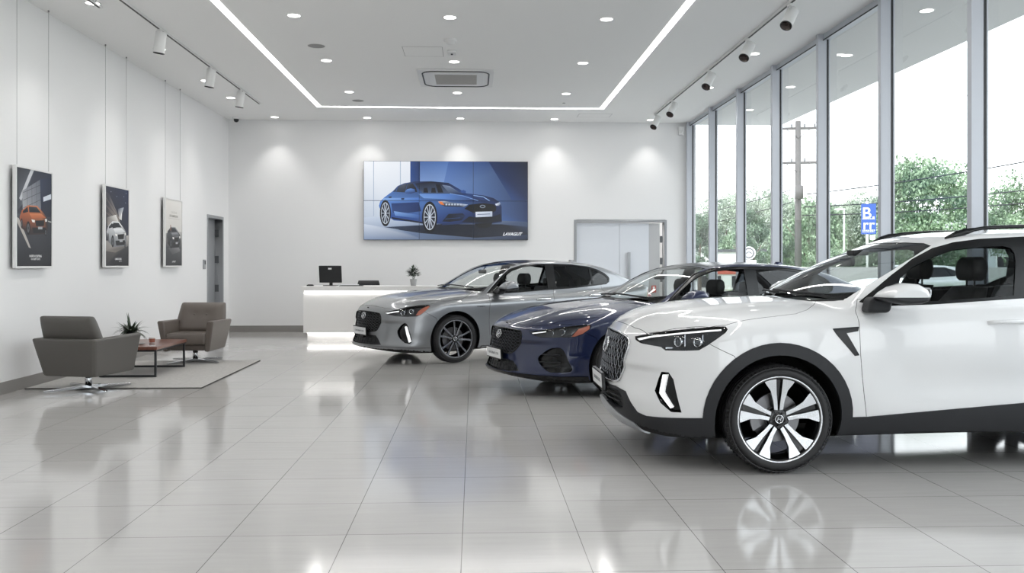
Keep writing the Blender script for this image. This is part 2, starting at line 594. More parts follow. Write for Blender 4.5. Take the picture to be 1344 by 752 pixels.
# cassette air conditioner
ac = empty('ceiling_air_conditioner', 'square white cassette air conditioner set in the ceiling', 'air conditioner', (-0.285, 14.1, CH))
p = MB().prism(rounded(-0.6, 0.6, -0.64, 0.64, 0.03), -0.025, -0.0005, 'z')
p.build('panel', M_wmetal, ac, bevel=0.008)
g = MB()
for k in range(26):
    y = -0.36 + 0.72 * k / 25
    g.box(-0.33, 0.33, y - 0.006, y + 0.006, -0.036, -0.028)
g.box(-0.33, 0.33, -0.38, 0.38, -0.03, -0.0255)
g.build('intake_grille', mat('grille_grey', srgb(150, 147, 142), 0.6), ac)
MB().prism(rounded(-0.44, 0.44, -0.5, 0.5, 0.06), -0.034, -0.0255, 'z').build('centre_panel', M_wmetal, ac, bevel=0.006)
lv = MB()
loop = rounded(-0.52, 0.52, -0.57, 0.57, 0.2, 8)
lv.tube([(x, y, -0.024) for x, y in loop], 0.012, 8, closed=True)
lv.build('air_slot', M_black, ac)


def disc(name, lab, cat, x, y, r, m, h=0.006, holes=False):
    t = empty(name, lab, cat, (x, y, CH))
    MB().lathe([(r, -0.0005), (r, -h * 0.6), (r * 0.93, -h), (0.001, -h)], 32, cap=False).build('grille', m, t)
    MB().lathe([(r + 0.008, -0.0005), (r + 0.008, -h * 0.7), (r, -h * 0.7)], 32, cap=False).build('rim', M_wmetal, t)
    return t


M_spk = mat('speaker_grille', srgb(150, 149, 148), 0.7)
disc('ceiling_speaker', 'grey round ceiling speaker, nearer one above the left strip', 'speaker', -2.16, 12.13, 0.115, M_spk)
disc('ceiling_speaker', 'grey round ceiling speaker, farther one near the back strip', 'speaker', -2.12, 16.15, 0.105, M_spk)
disc('ceiling_sensor', 'tiny dark round sensor in the ceiling right of the air conditioner', 'sensor', 1.67, 16.22, 0.03, M_dgrey)
sd = empty('smoke_detector', 'white dome smoke detector on the ceiling behind the centre downlight', 'smoke detector', (-0.315, 11.72, CH))
MB().lathe([(0.085, -0.0005), (0.085, -0.02), (0.075, -0.03)], 32, cap=False).build('base', M_wmetal, sd)
MB().lathe([(0.075, -0.03), (0.06, -0.032), (0.055, -0.055), (0.03, -0.066), (0.001, -0.068)], 32, cap=False).build('cover', M_wmetal, sd)
sq = empty('ceiling_sensor', 'small square ceiling sensor with a dark eye', 'sensor', (-0.31, 12.39, CH))
MB().prism(rounded(-0.06, 0.06, -0.1, 0.1, 0.012), -0.03, -0.0005, 'z').build('housing', M_wmetal, sq, bevel=0.004)
MB().sphere((0, 0, -0.03), 0.018).build('eye', M_dgrey, sq)
for x0, x1, y0, y1, n in ((-0.985, -0.44, 12.12, 12.67, 'left of the smoke detector'), (2.1, 2.75, 17.35, 17.75, 'at the far corner of the light strip')):
    t = empty('ceiling_access_hatch', 'flush square access hatch in the ceiling ' + n, 'access hatch', ((x0 + x1) / 2, (y0 + y1) / 2, CH))
    a, b = (x1 - x0) / 2, (y1 - y0) / 2
    MB().box(-a, a, -b, b, -0.002, -0.0004).build('panel', M_ceil, t)
    e = MB()
    e.box(-a - .006, a + .006, -b - .006, -b, -.0022, -.0004).box(-a - .006, a + .006, b, b + .006, -.0022, -.0004)
    e.box(-a - .006, -a, -b, b, -.0022, -.0004).box(a, a + .006, -b, b, -.0022, -.0004)
    e.build('shadow_gap', M_spk, t)
cc = empty('security_camera', 'small black dome security camera in the far left ceiling corner', 'security camera', (-4.83, 18.05, CH))
MB().lathe([(0.075, -0.0005), (0.075, -0.03), (0.06, -0.045)], 28, cap=False).build('mount', M_wmetal, cc)
MB().sphere((0, 0, -0.06), 0.05).build('dome', M_black, cc)
ws = empty('wall_sensor', 'small white sensor box at the top of the window corner', 'sensor', (4.38, 18.37, 4.22))
MB().box(-0.06, 0.06, -0.05, 0.028, -0.09, 0.09).build('housing', M_wmetal, ws, bevel=0.01)
MB().sphere((0, -0.05, -0.03), 0.03).build('lens', M_white, ws)
cr = empty('mounted_card_reader', 'small grey card reader on the wall beside the left door', 'card reader', (XL, 16.72, 1.4))
MB().box(0.001, 0.03, -0.05, 0.05, -0.09, 0.09).build('housing', M_grey, cr, bevel=0.006)
MB().box(0.03, 0.032, -0.035, 0.035, 0.0, 0.07).build('screen', M_black, cr)
fs = empty('fire_notice', 'small red framed fire notice on the back door, seen through the blue car', 'notice', (3.80, YB - 0.02, 0.88))
fr = MB().box(-0.05, 0.05, -0.004, 0.004, -0.075, 0.075)
MB().box(-0.05, 0.05, -0.002, 0.012, -0.075, 0.075).build('board', mat('notice_red', srgb(190, 62, 50), 0.5), fs)
pc = MB().box(-0.022, 0.022, -0.004, -0.002, -0.03, 0.05)
pc.add([(-0.022, -0.003, -0.035), (0.022, -0.003, -0.035), (0, -0.003, -0.06)], [(0, 1, 2)])
pc.build('pictogram', M_white, fs)

# ------------------------------------------------------------------ camera and daylight
cam = bpy.data.cameras.new('camera')
cam.sensor_width = 36.0
cam.lens = 1150.0 / 1344.0 * 36.0
cam.shift_y = -29.0 / 1344.0
cam.clip_end = 600
cam.clip_start = 0.05
co = bpy.data.objects.new('camera', cam)
COL.objects.link(co)
co.location = (0, 0, 1.40)
co.rotation_euler = (PI / 2, 0, -math.atan(50.0 / 1150.0))
SC.camera = co

W = bpy.data.worlds.new('sky')
SC.world = W
W.use_nodes = True
nt = W.node_tree
bg = nt.nodes['Background']
tc = nt.nodes.new('ShaderNodeTexCoord')
sp = nt.nodes.new('ShaderNodeSeparateXYZ')
nt.links.new(tc.outputs['Generated'], sp.inputs[0])
cr_ = nt.nodes.new('ShaderNodeValToRGB')
cr_.color_ramp.elements[0].position = 0.0
cr_.color_ramp.elements[0].color = (0.95, 0.975, 1.0, 1)
cr_.color_ramp.elements[1].position = 0.7
cr_.color_ramp.elements[1].color = (0.87, 0.94, 1.0, 1)
nt.links.new(sp.outputs['Z'], cr_.inputs[0])
nt.links.new(cr_.outputs[0], bg.inputs[0])
bg.inputs[1].default_value = 3.6
sun = bpy.data.lights.new('sun', 'SUN')
sun.energy = 3.0
sun.angle = rad(3)
so = bpy.data.objects.new('sun', sun)
COL.objects.link(so)
look(so, (0.5, 0.6, -0.9))
SC.view_settings.view_transform = 'Standard'
SC.view_settings.look = 'None'
SC.view_settings.gamma = 1.0
SC.view_settings.use_curve_mapping = False
SC.view_settings.exposure = 0.0
SC.cycles.max_bounces = 10
SC.cycles.diffuse_bounces = 5
SC.cycles.transparent_max_bounces = 24
SC.cycles.caustics_reflective = False
SC.cycles.caustics_refractive = False
SC.cycles.sample_clamp_indirect = 6.0
# ------------------------------------------------------------------ car bodies as smooth implicit shapes
import numpy as np


def spline(pts):
    """natural cubic spline through (t, v) with straight extrapolation; returns a vectorised function"""
    p = np.array(pts, float)
    t, v = p[:, 0], p[:, 1]
    n = len(t)
    h = np.diff(t)
    A = np.eye(n)
    r = np.zeros(n)
    for i in range(1, n - 1):
        A[i, i - 1], A[i, i], A[i, i + 1] = h[i - 1], 2 * (h[i - 1] + h[i]), h[i]
        r[i] = 6 * ((v[i + 1] - v[i]) / h[i] - (v[i] - v[i - 1]) / h[i - 1])
    m = np.linalg.solve(A, r)
    s0 = (v[1] - v[0]) / h[0] - h[0] * (2 * m[0] + m[1]) / 6
    s1 = (v[-1] - v[-2]) / h[-1] + h[-1] * (m[-2] + 2 * m[-1]) / 6

    def f(x):
        x = np.asarray(x, float)
        i = np.clip(np.searchsorted(t, x) - 1, 0, n - 2)
        a, b, hh = t[i + 1] - x, x - t[i], h[i]
        y = (m[i] * a ** 3 + m[i + 1] * b ** 3) / (6 * hh) + (v[i] / hh - m[i] * hh / 6) * a + (v[i + 1] / hh - m[i + 1] * hh / 6) * b
        y = np.where(x < t[0], v[0] + s0 * (x - t[0]), y)
        return np.where(x > t[-1], v[-1] + s1 * (x - t[-1]), y)
    return f


def smax(a, b, k):
    h = np.clip(k - np.abs(a - b), 0, None) / k
    return np.maximum(a, b) + h * h * h * k / 6.0


def smin(a, b, k):
    return -smax(-a, -b, k)


def sstep(a, b, x):
    t = np.clip((x - a) / (b - a), 0, 1)
    return t * t * t * (t * (t * 6 - 15) + 10)


class CarShape:
    pass


def suv_shape():
    P = CarShape()
    W = spline([(-1.0, .86), (-.5, .915), (0, .925), (.7, .92), (1.5, .92), (2.4, .93), (3.0, .925), (3.5, .88), (3.75, .83)])
    S = spline([(.15, .12), (.28, .060), (.48, .016), (.70, .0), (.88, .004), (.98, .016), (1.04, .034), (1.10, .066), (1.16, .11), (1.3, .23)])
    T = spline([(-1.05, .83), (-.95, .925), (-.85, .995), (-.65, 1.065), (-.3, 1.118), (.1, 1.145), (.5, 1.16), (1.0, 1.18), (2.0, 1.20), (3.0, 1.21), (3.7, 1.18)])
    XN = spline([(.15, -.83), (.25, -.955), (.33, -1.01), (.45, -1.032), (.60, -1.03), (.75, -1.01), (.85, -.985), (.92, -.95), (1.0, -.88), (1.1, -.74)])
    CN = spline([(0, 0), (.2, .008), (.4, .045), (.55, .10), (.7, .195), (.8, .30), (.9, .45), (1.0, .62)])
    XT = spline([(.2, 3.50), (.4, 3.66), (.8, 3.70), (1.1, 3.66), (1.3, 3.58)])
    B = spline([(-1.05, .25), (-.7, .215), (-.4, .225), (0, .23), (.6, .235), (2.0, .24), (2.8, .22), (3.7, .32)])
    R = spline([(.0, .97), (.12, 1.06), (.25, 1.150), (.5, 1.302), (.8, 1.445), (1.05, 1.54), (1.25, 1.604), (1.6, 1.652), (2.0, 1.668), (2.6, 1.655), (3.1, 1.61), (3.35, 1.56), (3.5, 1.45), (3.65, 1.2), (3.75, .95)])
    WB = spline([(-.2, .70), (.3, .775), (.8, .825), (1.6, .84), (2.6, .835), (3.3, .78), (3.7, .70)])

    def F(x, y, z):
        y = np.abs(y)
        zz = z - .045 * (x - .9) / 1.0 * sstep(.2, 1.4, x) * sstep(.6, 1.1, z)      # shoulder line climbs to the rear
        fl = .018 * np.exp(-((x) / .42) ** 4) * sstep(1.0, .6, z) + .016 * np.exp(-((x - 2.7) / .42) ** 4) * sstep(1.02, .6, z)
        # concave sweep in the lower doors
        dd = .022 * np.exp(-((z - .60) / .13) ** 2) * sstep(.6, .95, x) * sstep(2.3, 1.9, x)
        side = y - (W(x) - S(zz) + fl - dd)
        # nose: with a hollow under the headlamp and a raised corner below it
        nose = (XN(z) + CN(y)) - x
        hol = .040 * np.exp(-((y - .60) / .17) ** 2) * sstep(.715, .655, z) * sstep(.42, .62, z)
        nose = nose + hol * .8
        # hood: raised centre between two soft creases
        top = z - (T(x) - .055 * (y / .8) ** 2 - .02 * (y / .8) ** 6 + .010 * sstep(.62, .46, y) * sstep(-.9, -.5, x))
        tail = x - (XT(z) - .22 * (y / .9) ** 4)
        f = smax(side, nose, .26)
        f = smax(f, top, .12)
        f = smax(f, tail, .2)
        f = smax(f, B(x) - z, .05)
        gs = (y - (WB(x) - .40 * np.clip(z - 1.12, 0, None) - .12 * np.clip(z - 1.3, 0, None) ** 2)) * .93
        xw = x - .26 * (y / .75) ** 2 * sstep(1.9, .6, x) + .10 * (y / .7) ** 2 * sstep(2.6, 3.3, x)
        gr = (z - (R(xw) - .035 * (y / .6) ** 2 * sstep(.4, 1.4, x))) * .88
        g = smax(gs, gr, .10)
        g = smax(g, 1.0 - z, .02)
        return smin(f, g, .035)
    P.F = F
    P.bounds = ((-1.10, 3.76), .97, (.12, 1.72))
    P.wheels = (0.0, 2.70)
    return P


def sedan_shape(kz=1.0, kind='silver'):
    P = CarShape()
    W = spline([(-1.0, .85), (-.5, .905), (0, .92), (.7, .91), (1.5, .91), (2.4, .925), (2.9, .925), (3.4, .89), (3.95, .82)])
    S = spline([(.12, .12), (.20, .060), (.32, .030), (.45, .016), (.58, .012), (.70, .004), (.78, .0), (.835, .006), (.87, .022), (.91, .05), (.96, .085), (1.05, .15), (1.2, .28)])
    T = spline([(-1.06, .68), (-.98, .757), (-.85, .83), (-.6, .912), (-.3, .972), (0, 1.005), (.3, 1.026), (.7, 1.03), (2.0, 1.04), (2.8, 1.075), (3.4, 1.10), (3.85, 1.09), (4.0, 1.06)])
    XN = spline([(.10, -.78), (.18, -.96), (.24, -1.045), (.32, -1.03), (.45, -1.02), (.58, -1.0), (.68, -.985), (.74, -.965), (.80, -.91), (.9, -.75)])
    CN = spline([(0, 0), (.2, .012), (.4, .052), (.55, .12), (.7, .245), (.8, .36), (.9, .53), (1.0, .72)])
    XT = spline([(.2, 3.72), (.4, 3.86), (.7, 3.90), (.95, 3.86), (1.1, 3.90), (1.2, 3.86)])
    B = spline([(-1.0, .205), (-.7, .17), (0, .165), (.6, .18), (2.0, .18), (2.8, .19), (3.9, .30)])
    R = spline([(-.05, .85), (.15, .955), (.31, 1.03), (.72, 1.235), (1.05, 1.372), (1.3, 1.434), (1.58, 1.466), (1.9, 1.474), (2.3, 1.462), (2.8, 1.41), (3.2, 1.318), (3.5, 1.215), (3.8, 1.085), (4.0, .98)])
    WB = spline([(-.3, .66), (.3, .76), (.8, .81), (1.6, .825), (2.5, .82), (3.1, .76), (3.6, .66), (3.9, .58)])

    def F(x, y, z):
        y = np.abs(y)
        z = z / kz
        zz = z - .05 * (x - .6) * sstep(.0, 1.6, x) * sstep(.6, .8, z) * .9
        fl = .020 * np.exp(-((x) / .42) ** 4) * sstep(.86, .5, z) + .022 * np.exp(-((x - 2.85) / .46) ** 4) * sstep(.95, .6, z)
        dd = .028 * np.exp(-((z - .46) / .14) ** 2) * sstep(.5, .85, x) * sstep(2.5, 2.1, x)
        side = y - (W(x) - S(zz) + fl - dd)
        nose = (XN(z) + CN(y)) - x + (-.05 if kind == 'blue' else 0.0)
        hol = .042 * np.exp(-((y - .56) / .15) ** 2) * sstep(.625, .57, z) * sstep(.30, .50, z)
        nose = nose + hol * .8
        top = z - (T(x) - .05 * (y / .8) ** 2 - .025 * (y / .8) ** 6 + .012 * sstep(.56, .42, y) * sstep(-.95, -.5, x) * sstep(1.2, .4, x))
        tail = x - (XT(z) - .25 * (y / .9) ** 4)
        f = smax(side, nose, .26)
        f = smax(f, top, .10)
        f = smax(f, tail, .16)
        f = smax(f, B(x) - z, .04)
        gs = (y - (WB(x) - .46 * np.clip(z - .97, 0, None) - .14 * np.clip(z - 1.2, 0, None) ** 2)) * .92
        xw = x - .30 * (y / .75) ** 2 * sstep(2.0, .5, x) + .16 * (y / .7) ** 2 * sstep(2.2, 3.4, x)
        gr = (z - (R(xw) - .03 * (y / .6) ** 2 * sstep(.4, 1.4, x))) * .9
        g = smax(gs, gr, .09)
        g = smax(g, .86 - z, .02)
        return smin(f, g, .045)
    P.F = F
    P.bounds = ((-1.14, 3.96), .97, (.10 * kz, 1.52 * kz))
    P.wheels = (0.0, 2.85)
    return P


def surface_nets(F, bounds, h):
    (x0, x1), ym, (z0, z1) = bounds
    xs = np.arange(x0 - 2 * h, x1 + 3 * h, h)
    ys = np.arange(-h / 2, ym + 3 * h, h)
    zs = np.arange(z0 - 2 * h, z1 + 3 * h, h)
    V = np.empty((len(xs), len(ys), len(zs)))
    Y, Z = np.meshgrid(ys, zs, indexing='ij')
    for i in range(0, len(xs), 16):
        xx = xs[i:i + 16]
        V[i:i + 16] = F(xx[:, None, None], Y[None], Z[None])
    neg = V < 0
    c = [(a, b, d) for a in (0, 1) for b in (0, 1) for d in (0, 1)]
    n = np.zeros((len(xs) - 1, len(ys) - 1, len(zs) - 1), int)
    sl = lambda a: slice(a, -1 if a == 0 else None)
    for a, b, d in c:
        n += neg[sl(a), sl(b), sl(d)]
    act = (n > 0) & (n < 8)
    idx = -np.ones(act.shape, int)
    I = np.argwhere(act)
    idx[act] = np.arange(len(I))
    acc = np.zeros((len(I), 3))
    cnt = np.zeros(len(I))
    for p in c:
        for ax in range(3):
            if p[ax] == 1:
                continue
            q = list(p)
            q[ax] = 1
            va = V[I[:, 0] + p[0], I[:, 1] + p[1], I[:, 2] + p[2]]
            vb = V[I[:, 0] + q[0], I[:, 1] + q[1], I[:, 2] + q[2]]
            m = (va < 0) != (vb < 0)
            t = np.where(m, va / np.where(m, va - vb, 1), 0)
            pos = np.tile(np.array(p, float), (len(I), 1))
            pos[:, ax] += t
            acc[m] += pos[m]
            cnt[m] += 1
    pts = (I + acc / cnt[:, None]) * h + np.array([xs[0], ys[0], zs[0]])
    quads = []
    for ax in range(3):
        o = [k for k in range(3) if k != ax]
        A = neg if ax == 0 else neg
        lo = [slice(1, -1)] * 3
        hi = [slice(1, -1)] * 3
        lo[ax] = slice(0, -1)
        hi[ax] = slice(1, None)
        a, b = neg[tuple(lo)], neg[tuple(hi)]
        E = np.argwhere(a != b)
        s = a[tuple(E.T)]
        base = E.copy()
        for k in o:
            base[:, k] += 1
        q = []
        for d0, d1 in ((-1, -1), (0, -1), (0, 0), (-1, 0)):
            cc = base.copy()
            cc[:, o[0]] += d0
            cc[:, o[1]] += d1
            q.append(idx[tuple(cc.T)])
        q = np.array(q).T
        flip = s if ax != 1 else ~s
        q[~flip] = q[~flip][:, ::-1]
        quads.append(q)
    quads = np.concatenate(quads)
    quads = quads[(quads >= 0).all(1)]
    mid = np.abs(pts[:, 1]) < h * .5
    pts[mid, 1] = 0
    for _ in range(4):
        g = grad(F, pts)
        v = F(pts[:, 0], pts[:, 1], pts[:, 2])
        step = np.clip(v / np.maximum((g * g).sum(1), .2), -h, h)
        pts = pts - g * step[:, None] * .9
        pts[mid, 1] = 0
    return pts, quads


def grad(F, p, e=1.5e-3):
    g = np.empty_like(p)
    for k in range(3):
        a, b = p.copy(), p.copy()
        a[:, k] += e
        b[:, k] -= e
        g[:, k] = (F(a[:, 0], a[:, 1], a[:, 2]) - F(b[:, 0], b[:, 1], b[:, 2])) / (2 * e)
    return g
# ------------------------------------------------------------------ cutting panels, glass and lamps out of a body surface
S2 = math.sqrt(0.5)
PROJ = {  # (A, B, facing filter)
    'side': (Vector((1, 0, 0)), Vector((0, 0, 1)), lambda n, c: n.y > 0.12 and c.y > 0.3),
    'front': (Vector((0, 1, 0)), Vector((0, 0, 1)), lambda n, c: n.x < -0.08 and c.x < 1.6),
    'rear': (Vector((0, 1, 0)), Vector((0, 0, 1)), lambda n, c: n.x > 0.08 and c.x > 2.0),
    'top': (Vector((1, 0, 0)), Vector((0, 1, 0)), lambda n, c: n.z > 0.15),
    'obl': (Vector((S2, S2, 0)), Vector((0, 0, 1)), lambda n, c: (n.y - n.x) > 0.15 and c.x < 0.35),
}


def U(pts):
    """(x, |y|, z) surface points -> oblique (u, z)"""
    return [((p[0] + abs(p[1])) * S2, p[2]) for p in pts]


def chaikin(poly, it=1, closed=True):
    for _ in range(it):
        out = []
        n = len(poly)
        for i in range(n if closed else n - 1):
            a, b = poly[i], poly[(i + 1) % n]
            out += [(a[0] * .78 + b[0] * .22, a[1] * .78 + b[1] * .22), (a[0] * .22 + b[0] * .78, a[1] * .22 + b[1] * .78)]
        if not closed:
            out = [poly[0]] + out + [poly[-1]]
        poly = out
    return poly


def inpoly(u, v, poly):
    r = False
    n = len(poly)
    j = n - 1
    for i in range(n):
        if (poly[i][1] > v) != (poly[j][1] > v):
            if u < (poly[j][0] - poly[i][0]) * (v - poly[i][1]) / (poly[j][1] - poly[i][1]) + poly[i][0]:
                r = not r
        j = i
    return r


class Shell:
    def __init__(self, shape, h=0.018):
        self.F = shape.F
        pts, q = surface_nets(shape.F, shape.bounds, h)
        me = bpy.data.meshes.new('tmp')
        me.from_pydata(pts.tolist(), [], q.tolist())
        self.bm = bmesh.new()
        self.bm.from_mesh(me)
        bpy.data.meshes.remove(me)
        self.L = self.bm.faces.layers.int.new('lab')
        self.bm.normal_update()
        self.names = {'body': 0}

    def lab(self, n):
        return self.names.setdefault(n, len(self.names))

    def cut(self, poly, proj, label, allow=('body',), cond=None):
        A, B, flt = PROJ[proj]
        L = self.L
        ok = {self.lab(a) for a in allow}
        us = [p[0] for p in poly]
        vs = [p[1] for p in poly]
        u0, u1, v0, v1 = min(us), max(us), min(vs), max(vs)

        def ext(f):
            a = [A.dot(v.co) for v in f.verts]
            b = [B.dot(v.co) for v in f.verts]
            return min(a), max(a), min(b), max(b)
        cand = []
        for f in self.bm.faces:
            if f[L] not in ok:
                continue
            c = f.calc_center_median()
            if not flt(f.normal, c) or (cond and not cond(c)):
                continue
            e = ext(f)
            if e[1] < u0 or e[0] > u1 or e[3] < v0 or e[2] > v1:
                continue
            cand.append(f)
        n = len(poly)
        for i in range(n):
            p, q = poly[i], poly[(i + 1) % n]
            du, dv = q[0] - p[0], q[1] - p[1]
            l = math.hypot(du, dv)
            if l < 1e-6:
                continue
            a0, a1 = min(p[0], q[0]) - 1e-4, max(p[0], q[0]) + 1e-4
            b0, b1 = min(p[1], q[1]) - 1e-4, max(p[1], q[1]) + 1e-4
            near, rest = [], []
            for f in cand:
                e = ext(f)
                hit = not (e[1] < a0 or e[0] > a1 or e[3] < b0 or e[2] > b1)
                if hit:
                    d = [((A.dot(v.co) - p[0]) * dv - (B.dot(v.co) - p[1]) * du) for v in f.verts]
                    hit = min(d) < 0 < max(d)
                (near if hit else rest).append(f)
            if not near:
                continue
            es = {e for f in near for e in f.edges}
            vv = {v for f in near for v in f.verts}
            r = bmesh.ops.bisect_plane(self.bm, geom=list(vv) + list(es) + near, dist=2e-5,
                                       plane_co=A * p[0] + B * p[1], plane_no=(A * dv - B * du) / l)
            seen = set(rest)
            cand = rest + [g for g in r['geom'] if isinstance(g, bmesh.types.BMFace) and g not in seen]
        k = self.lab(label)
        for f in cand:
            if not f.is_valid:
                continue
            c = f.calc_center_median()
            if inpoly(A.dot(c), B.dot(c), poly):
                f[L] = k

    def mark(self, fn, label, allow=('body',)):
        ok = {self.lab(a) for a in allow}
        k = self.lab(label)
        for f in self.bm.faces:
            if f[self.L] in ok and fn(f.normal, f.calc_center_median()):
                f[self.L] = k

    def emit(self, labels, name, mats, parent, both=False, off=0.0, rim=0.014, shrink=0.0018, inset_mat=1, smoothrim=False):
        """one mesh per side (both) or one across the car; edges are pulled back a hair and turned inwards"""
        if isinstance(labels, str):
            labels = [labels]
        ks = {self.lab(l) for l in labels}
        fs = [f for f in self.bm.faces if f[self.L] in ks]
        if not fs:
            return []
        vid, V, Q = {}, [], []
        for f in fs:
            r = []
            for v in f.verts:
                if v not in vid:
                    vid[v] = len(V)
                    V.append(v.co[:])
                r.append(vid[v])
            Q.append(r)
        V = np.array(V)
        N = grad(self.F, V)
        N /= np.linalg.norm(N, axis=1)[:, None] + 1e-9
        VM, NM = V * [1, -1, 1], N * [1, -1, 1]
        jobs = []
        if both:
            jobs = [(VM, NM, [q[::-1] for q in Q]), (V, N, Q)]
        else:
            n = len(V)
            mp = [i if abs(V[i, 1]) < 1e-5 else n + i for i in range(n)]
            jobs = [(np.concatenate([V, VM]), np.concatenate([N, NM]), Q + [[mp[i] for i in q][::-1] for q in Q])]
        out = []
        if not isinstance(mats, (list, tuple)):
            mats = [mats]
        for V_, N_, Q_ in jobs:
            V_ = V_.copy()
            ec = {}
            for q in Q_:
                for i in range(len(q)):
                    a, b = q[i], q[(i + 1) % len(q)]
                    ec.setdefault((min(a, b), max(a, b)), []).append((a, b, q))
            bd = [e[0] for e in ec.values() if len(e) == 1]
            acc = {}
            for a, b, q in bd:
                cen = V_[q].mean(0)
                t = V_[b] - V_[a]
                d = np.cross(N_[a] + N_[b], t)
                d /= np.linalg.norm(d) + 1e-12
                if d.dot(cen - V_[a]) < 0:
                    d = -d
                for k in (a, b):
                    acc.setdefault(k, []).append(d)
            V_ = V_ + N_ * off
            for k, ds in acc.items():
                d = np.mean(ds, 0)
                l = np.linalg.norm(d)
                if l > 1e-6:
                    V_[k] += d / max(l, .5) * shrink
            verts = V_.tolist()
            faces = [list(q) for q in Q_]
            nf = len(faces)
            if rim > 0:
                rid = {}
                for k in acc:
                    rid[k] = len(verts)
                    verts.append((V_[k] - N_[k] * rim).tolist())
                for a, b, q in bd:
                    faces.append([b, a, rid[a], rid[b]])
            used = sorted({i for f in faces for i in f})
            rem = {o: i for i, o in enumerate(used)}
            me = bpy.data.meshes.new(name)
            me.from_pydata([verts[i] for i in used], [], [[rem[i] for i in f] for f in faces])
            for m in mats:
                me.materials.append(m)
            sm = [True] * nf + [False] * (len(faces) - nf)
            me.polygons.foreach_set('use_smooth', sm)
            if len(mats) > 1:
                me.polygons.foreach_set('material_index', [0] * nf + [inset_mat] * (len(faces) - nf))
            ln = []
            for k, f in enumerate(faces):
                for i in f:
                    ln.append(tuple(N_[i]) if k < nf else (0, 0, 0))
            me.normals_split_custom_set(ln)
            o = bpy.data.objects.new(name, me)
            COL.objects.link(o)
            o.parent = parent
            out.append(o)
        return out

    def hit(self, y=None, z=None, x=None, d=None, p=None):
        """first surface point from p along d"""
        p = np.array(p, float)
        d = np.array(d, float)
        d /= np.linalg.norm(d)
        t = np.arange(0, 2.5, .004)
        P = p + t[:, None] * d
        f = self.F(P[:, 0], P[:, 1], P[:, 2])
        i = int(np.argmax(f < 0))
        if i == 0:
            return None, None
        tt = t[i - 1] + .004 * f[i - 1] / (f[i - 1] - f[i])
        q = p + tt * d
        n = grad(self.F, q[None])[0]
        return q, n / np.linalg.norm(n)

    def front(self, y, z, off=0.0):
        q, n = self.hit(p=(-1.6, y, z), d=(1, 0, 0))
        if q is None:
            return Vector((-.9, y, z))
        return Vector(q + n * off)

    def sidep(self, x, z, s=-1, off=0.0):
        q, n = self.hit(p=(x, s * 1.3, z), d=(0, -s, 0))
        return Vector(q + n * off), Vector(n)


def paint(name, col, rough=0.35, metal=0.0, lining=(0.012, 0.012, 0.013, 1), flake=0.0):
    """lacquered sheet outside, dark trim lining on its inner face"""
    m = mat(name, col, rough, metal, coat=1.0, coat_rough=0.015)
    nt = m.node_tree
    b = nt.nodes['Principled BSDF']
    if flake:
        tc = nt.nodes.new('ShaderNodeTexCoord')
        v = nt.nodes.new('ShaderNodeTexVoronoi')
        v.inputs['Scale'].default_value = 900
        nt.links.new(tc.outputs['Object'], v.inputs['Vector'])
        mr = nt.nodes.new('ShaderNodeMapRange')
        mr.inputs['To Min'].default_value = rough - flake
        mr.inputs['To Max'].default_value = rough + flake
        nt.links.new(v.outputs['Color'], mr.inputs['Value'])
        nt.links.new(mr.outputs[0], b.inputs['Roughness'])
    g = nt.nodes.new('ShaderNodeNewGeometry')
    d = nt.nodes.new('ShaderNodeBsdfDiffuse')
    d.inputs[0].default_value = lining
    x = nt.nodes.new('ShaderNodeMixShader')
    o = nt.nodes['Material Output']
    nt.links.new(g.outputs['Backfacing'], x.inputs[0])
    nt.links.new(b.outputs[0], x.inputs[1])
    nt.links.new(d.outputs[0], x.inputs[2])
    nt.links.new(x.outputs[0], o.inputs[0])
    return m


M_blackp = mat('gloss_black_trim', srgb(14, 15, 17), 0.22, spec=.35)
M_clad = mat('cladding_plastic', srgb(38, 39, 42), 0.55, spec=.35, bump=(400, .05))
M_under = mat('underbody_black', srgb(14, 14, 15), 0.85)
M_tyre = mat('tyre_rubber', srgb(30, 30, 32), 0.62)
M_mach = mat('machined_alloy', srgb(214, 216, 219), 0.2, 0.95)
M_wblack = mat('wheel_black', srgb(18, 19, 21), 0.2, 0.2, coat=.5)
M_alloy = mat('grey_alloy', srgb(150, 152, 157), 0.24, 0.9)
M_disc = mat('brake_steel', srgb(120, 120, 122), 0.35, 0.9)
M_lampin = mat('lamp_housing', srgb(46, 48, 52), 0.3, 0.4)
M_reflc = mat('lamp_chrome', srgb(200, 203, 208), 0.1, 1.0)
M_lenscl = thin_glass('lamp_lens', (.93, .94, .95, 1), 1.0)
M_drl = mat('light_guide', srgb(240, 242, 245), 0.25, emit=(1, 1, 1, 1), estr=0.55)
M_amber = mat('amber_reflector', srgb(172, 100, 80), 0.3, coat=.3)
M_plate = mat('plate_white', srgb(226, 227, 228), 0.4)
M_platetx = mat('plate_ink', srgb(120, 122, 126), 0.5)
M_skid = mat('silver_plastic', srgb(168, 171, 175), 0.35, .6)
M_seat = mat('seat_black', srgb(24, 24, 25), 0.55, spec=.3)
M_dash = mat('dash_black', srgb(30, 31, 32), 0.6)
M_wind = thin_glass('windscreen_glass', (.80, .83, .82, 1), 1.0)
M_sideg = thin_glass('side_glass', (.90, .92, .91, 1), .45)
M_midg = thin_glass('privacy_glass', (.26, .29, .31, 1), .8)
M_farg = thin_glass('light_glass', (.66, .68, .68, 1), .8)
M_tint = thin_glass('tinted_glass', (.10, .11, .12, 1), 1.0)


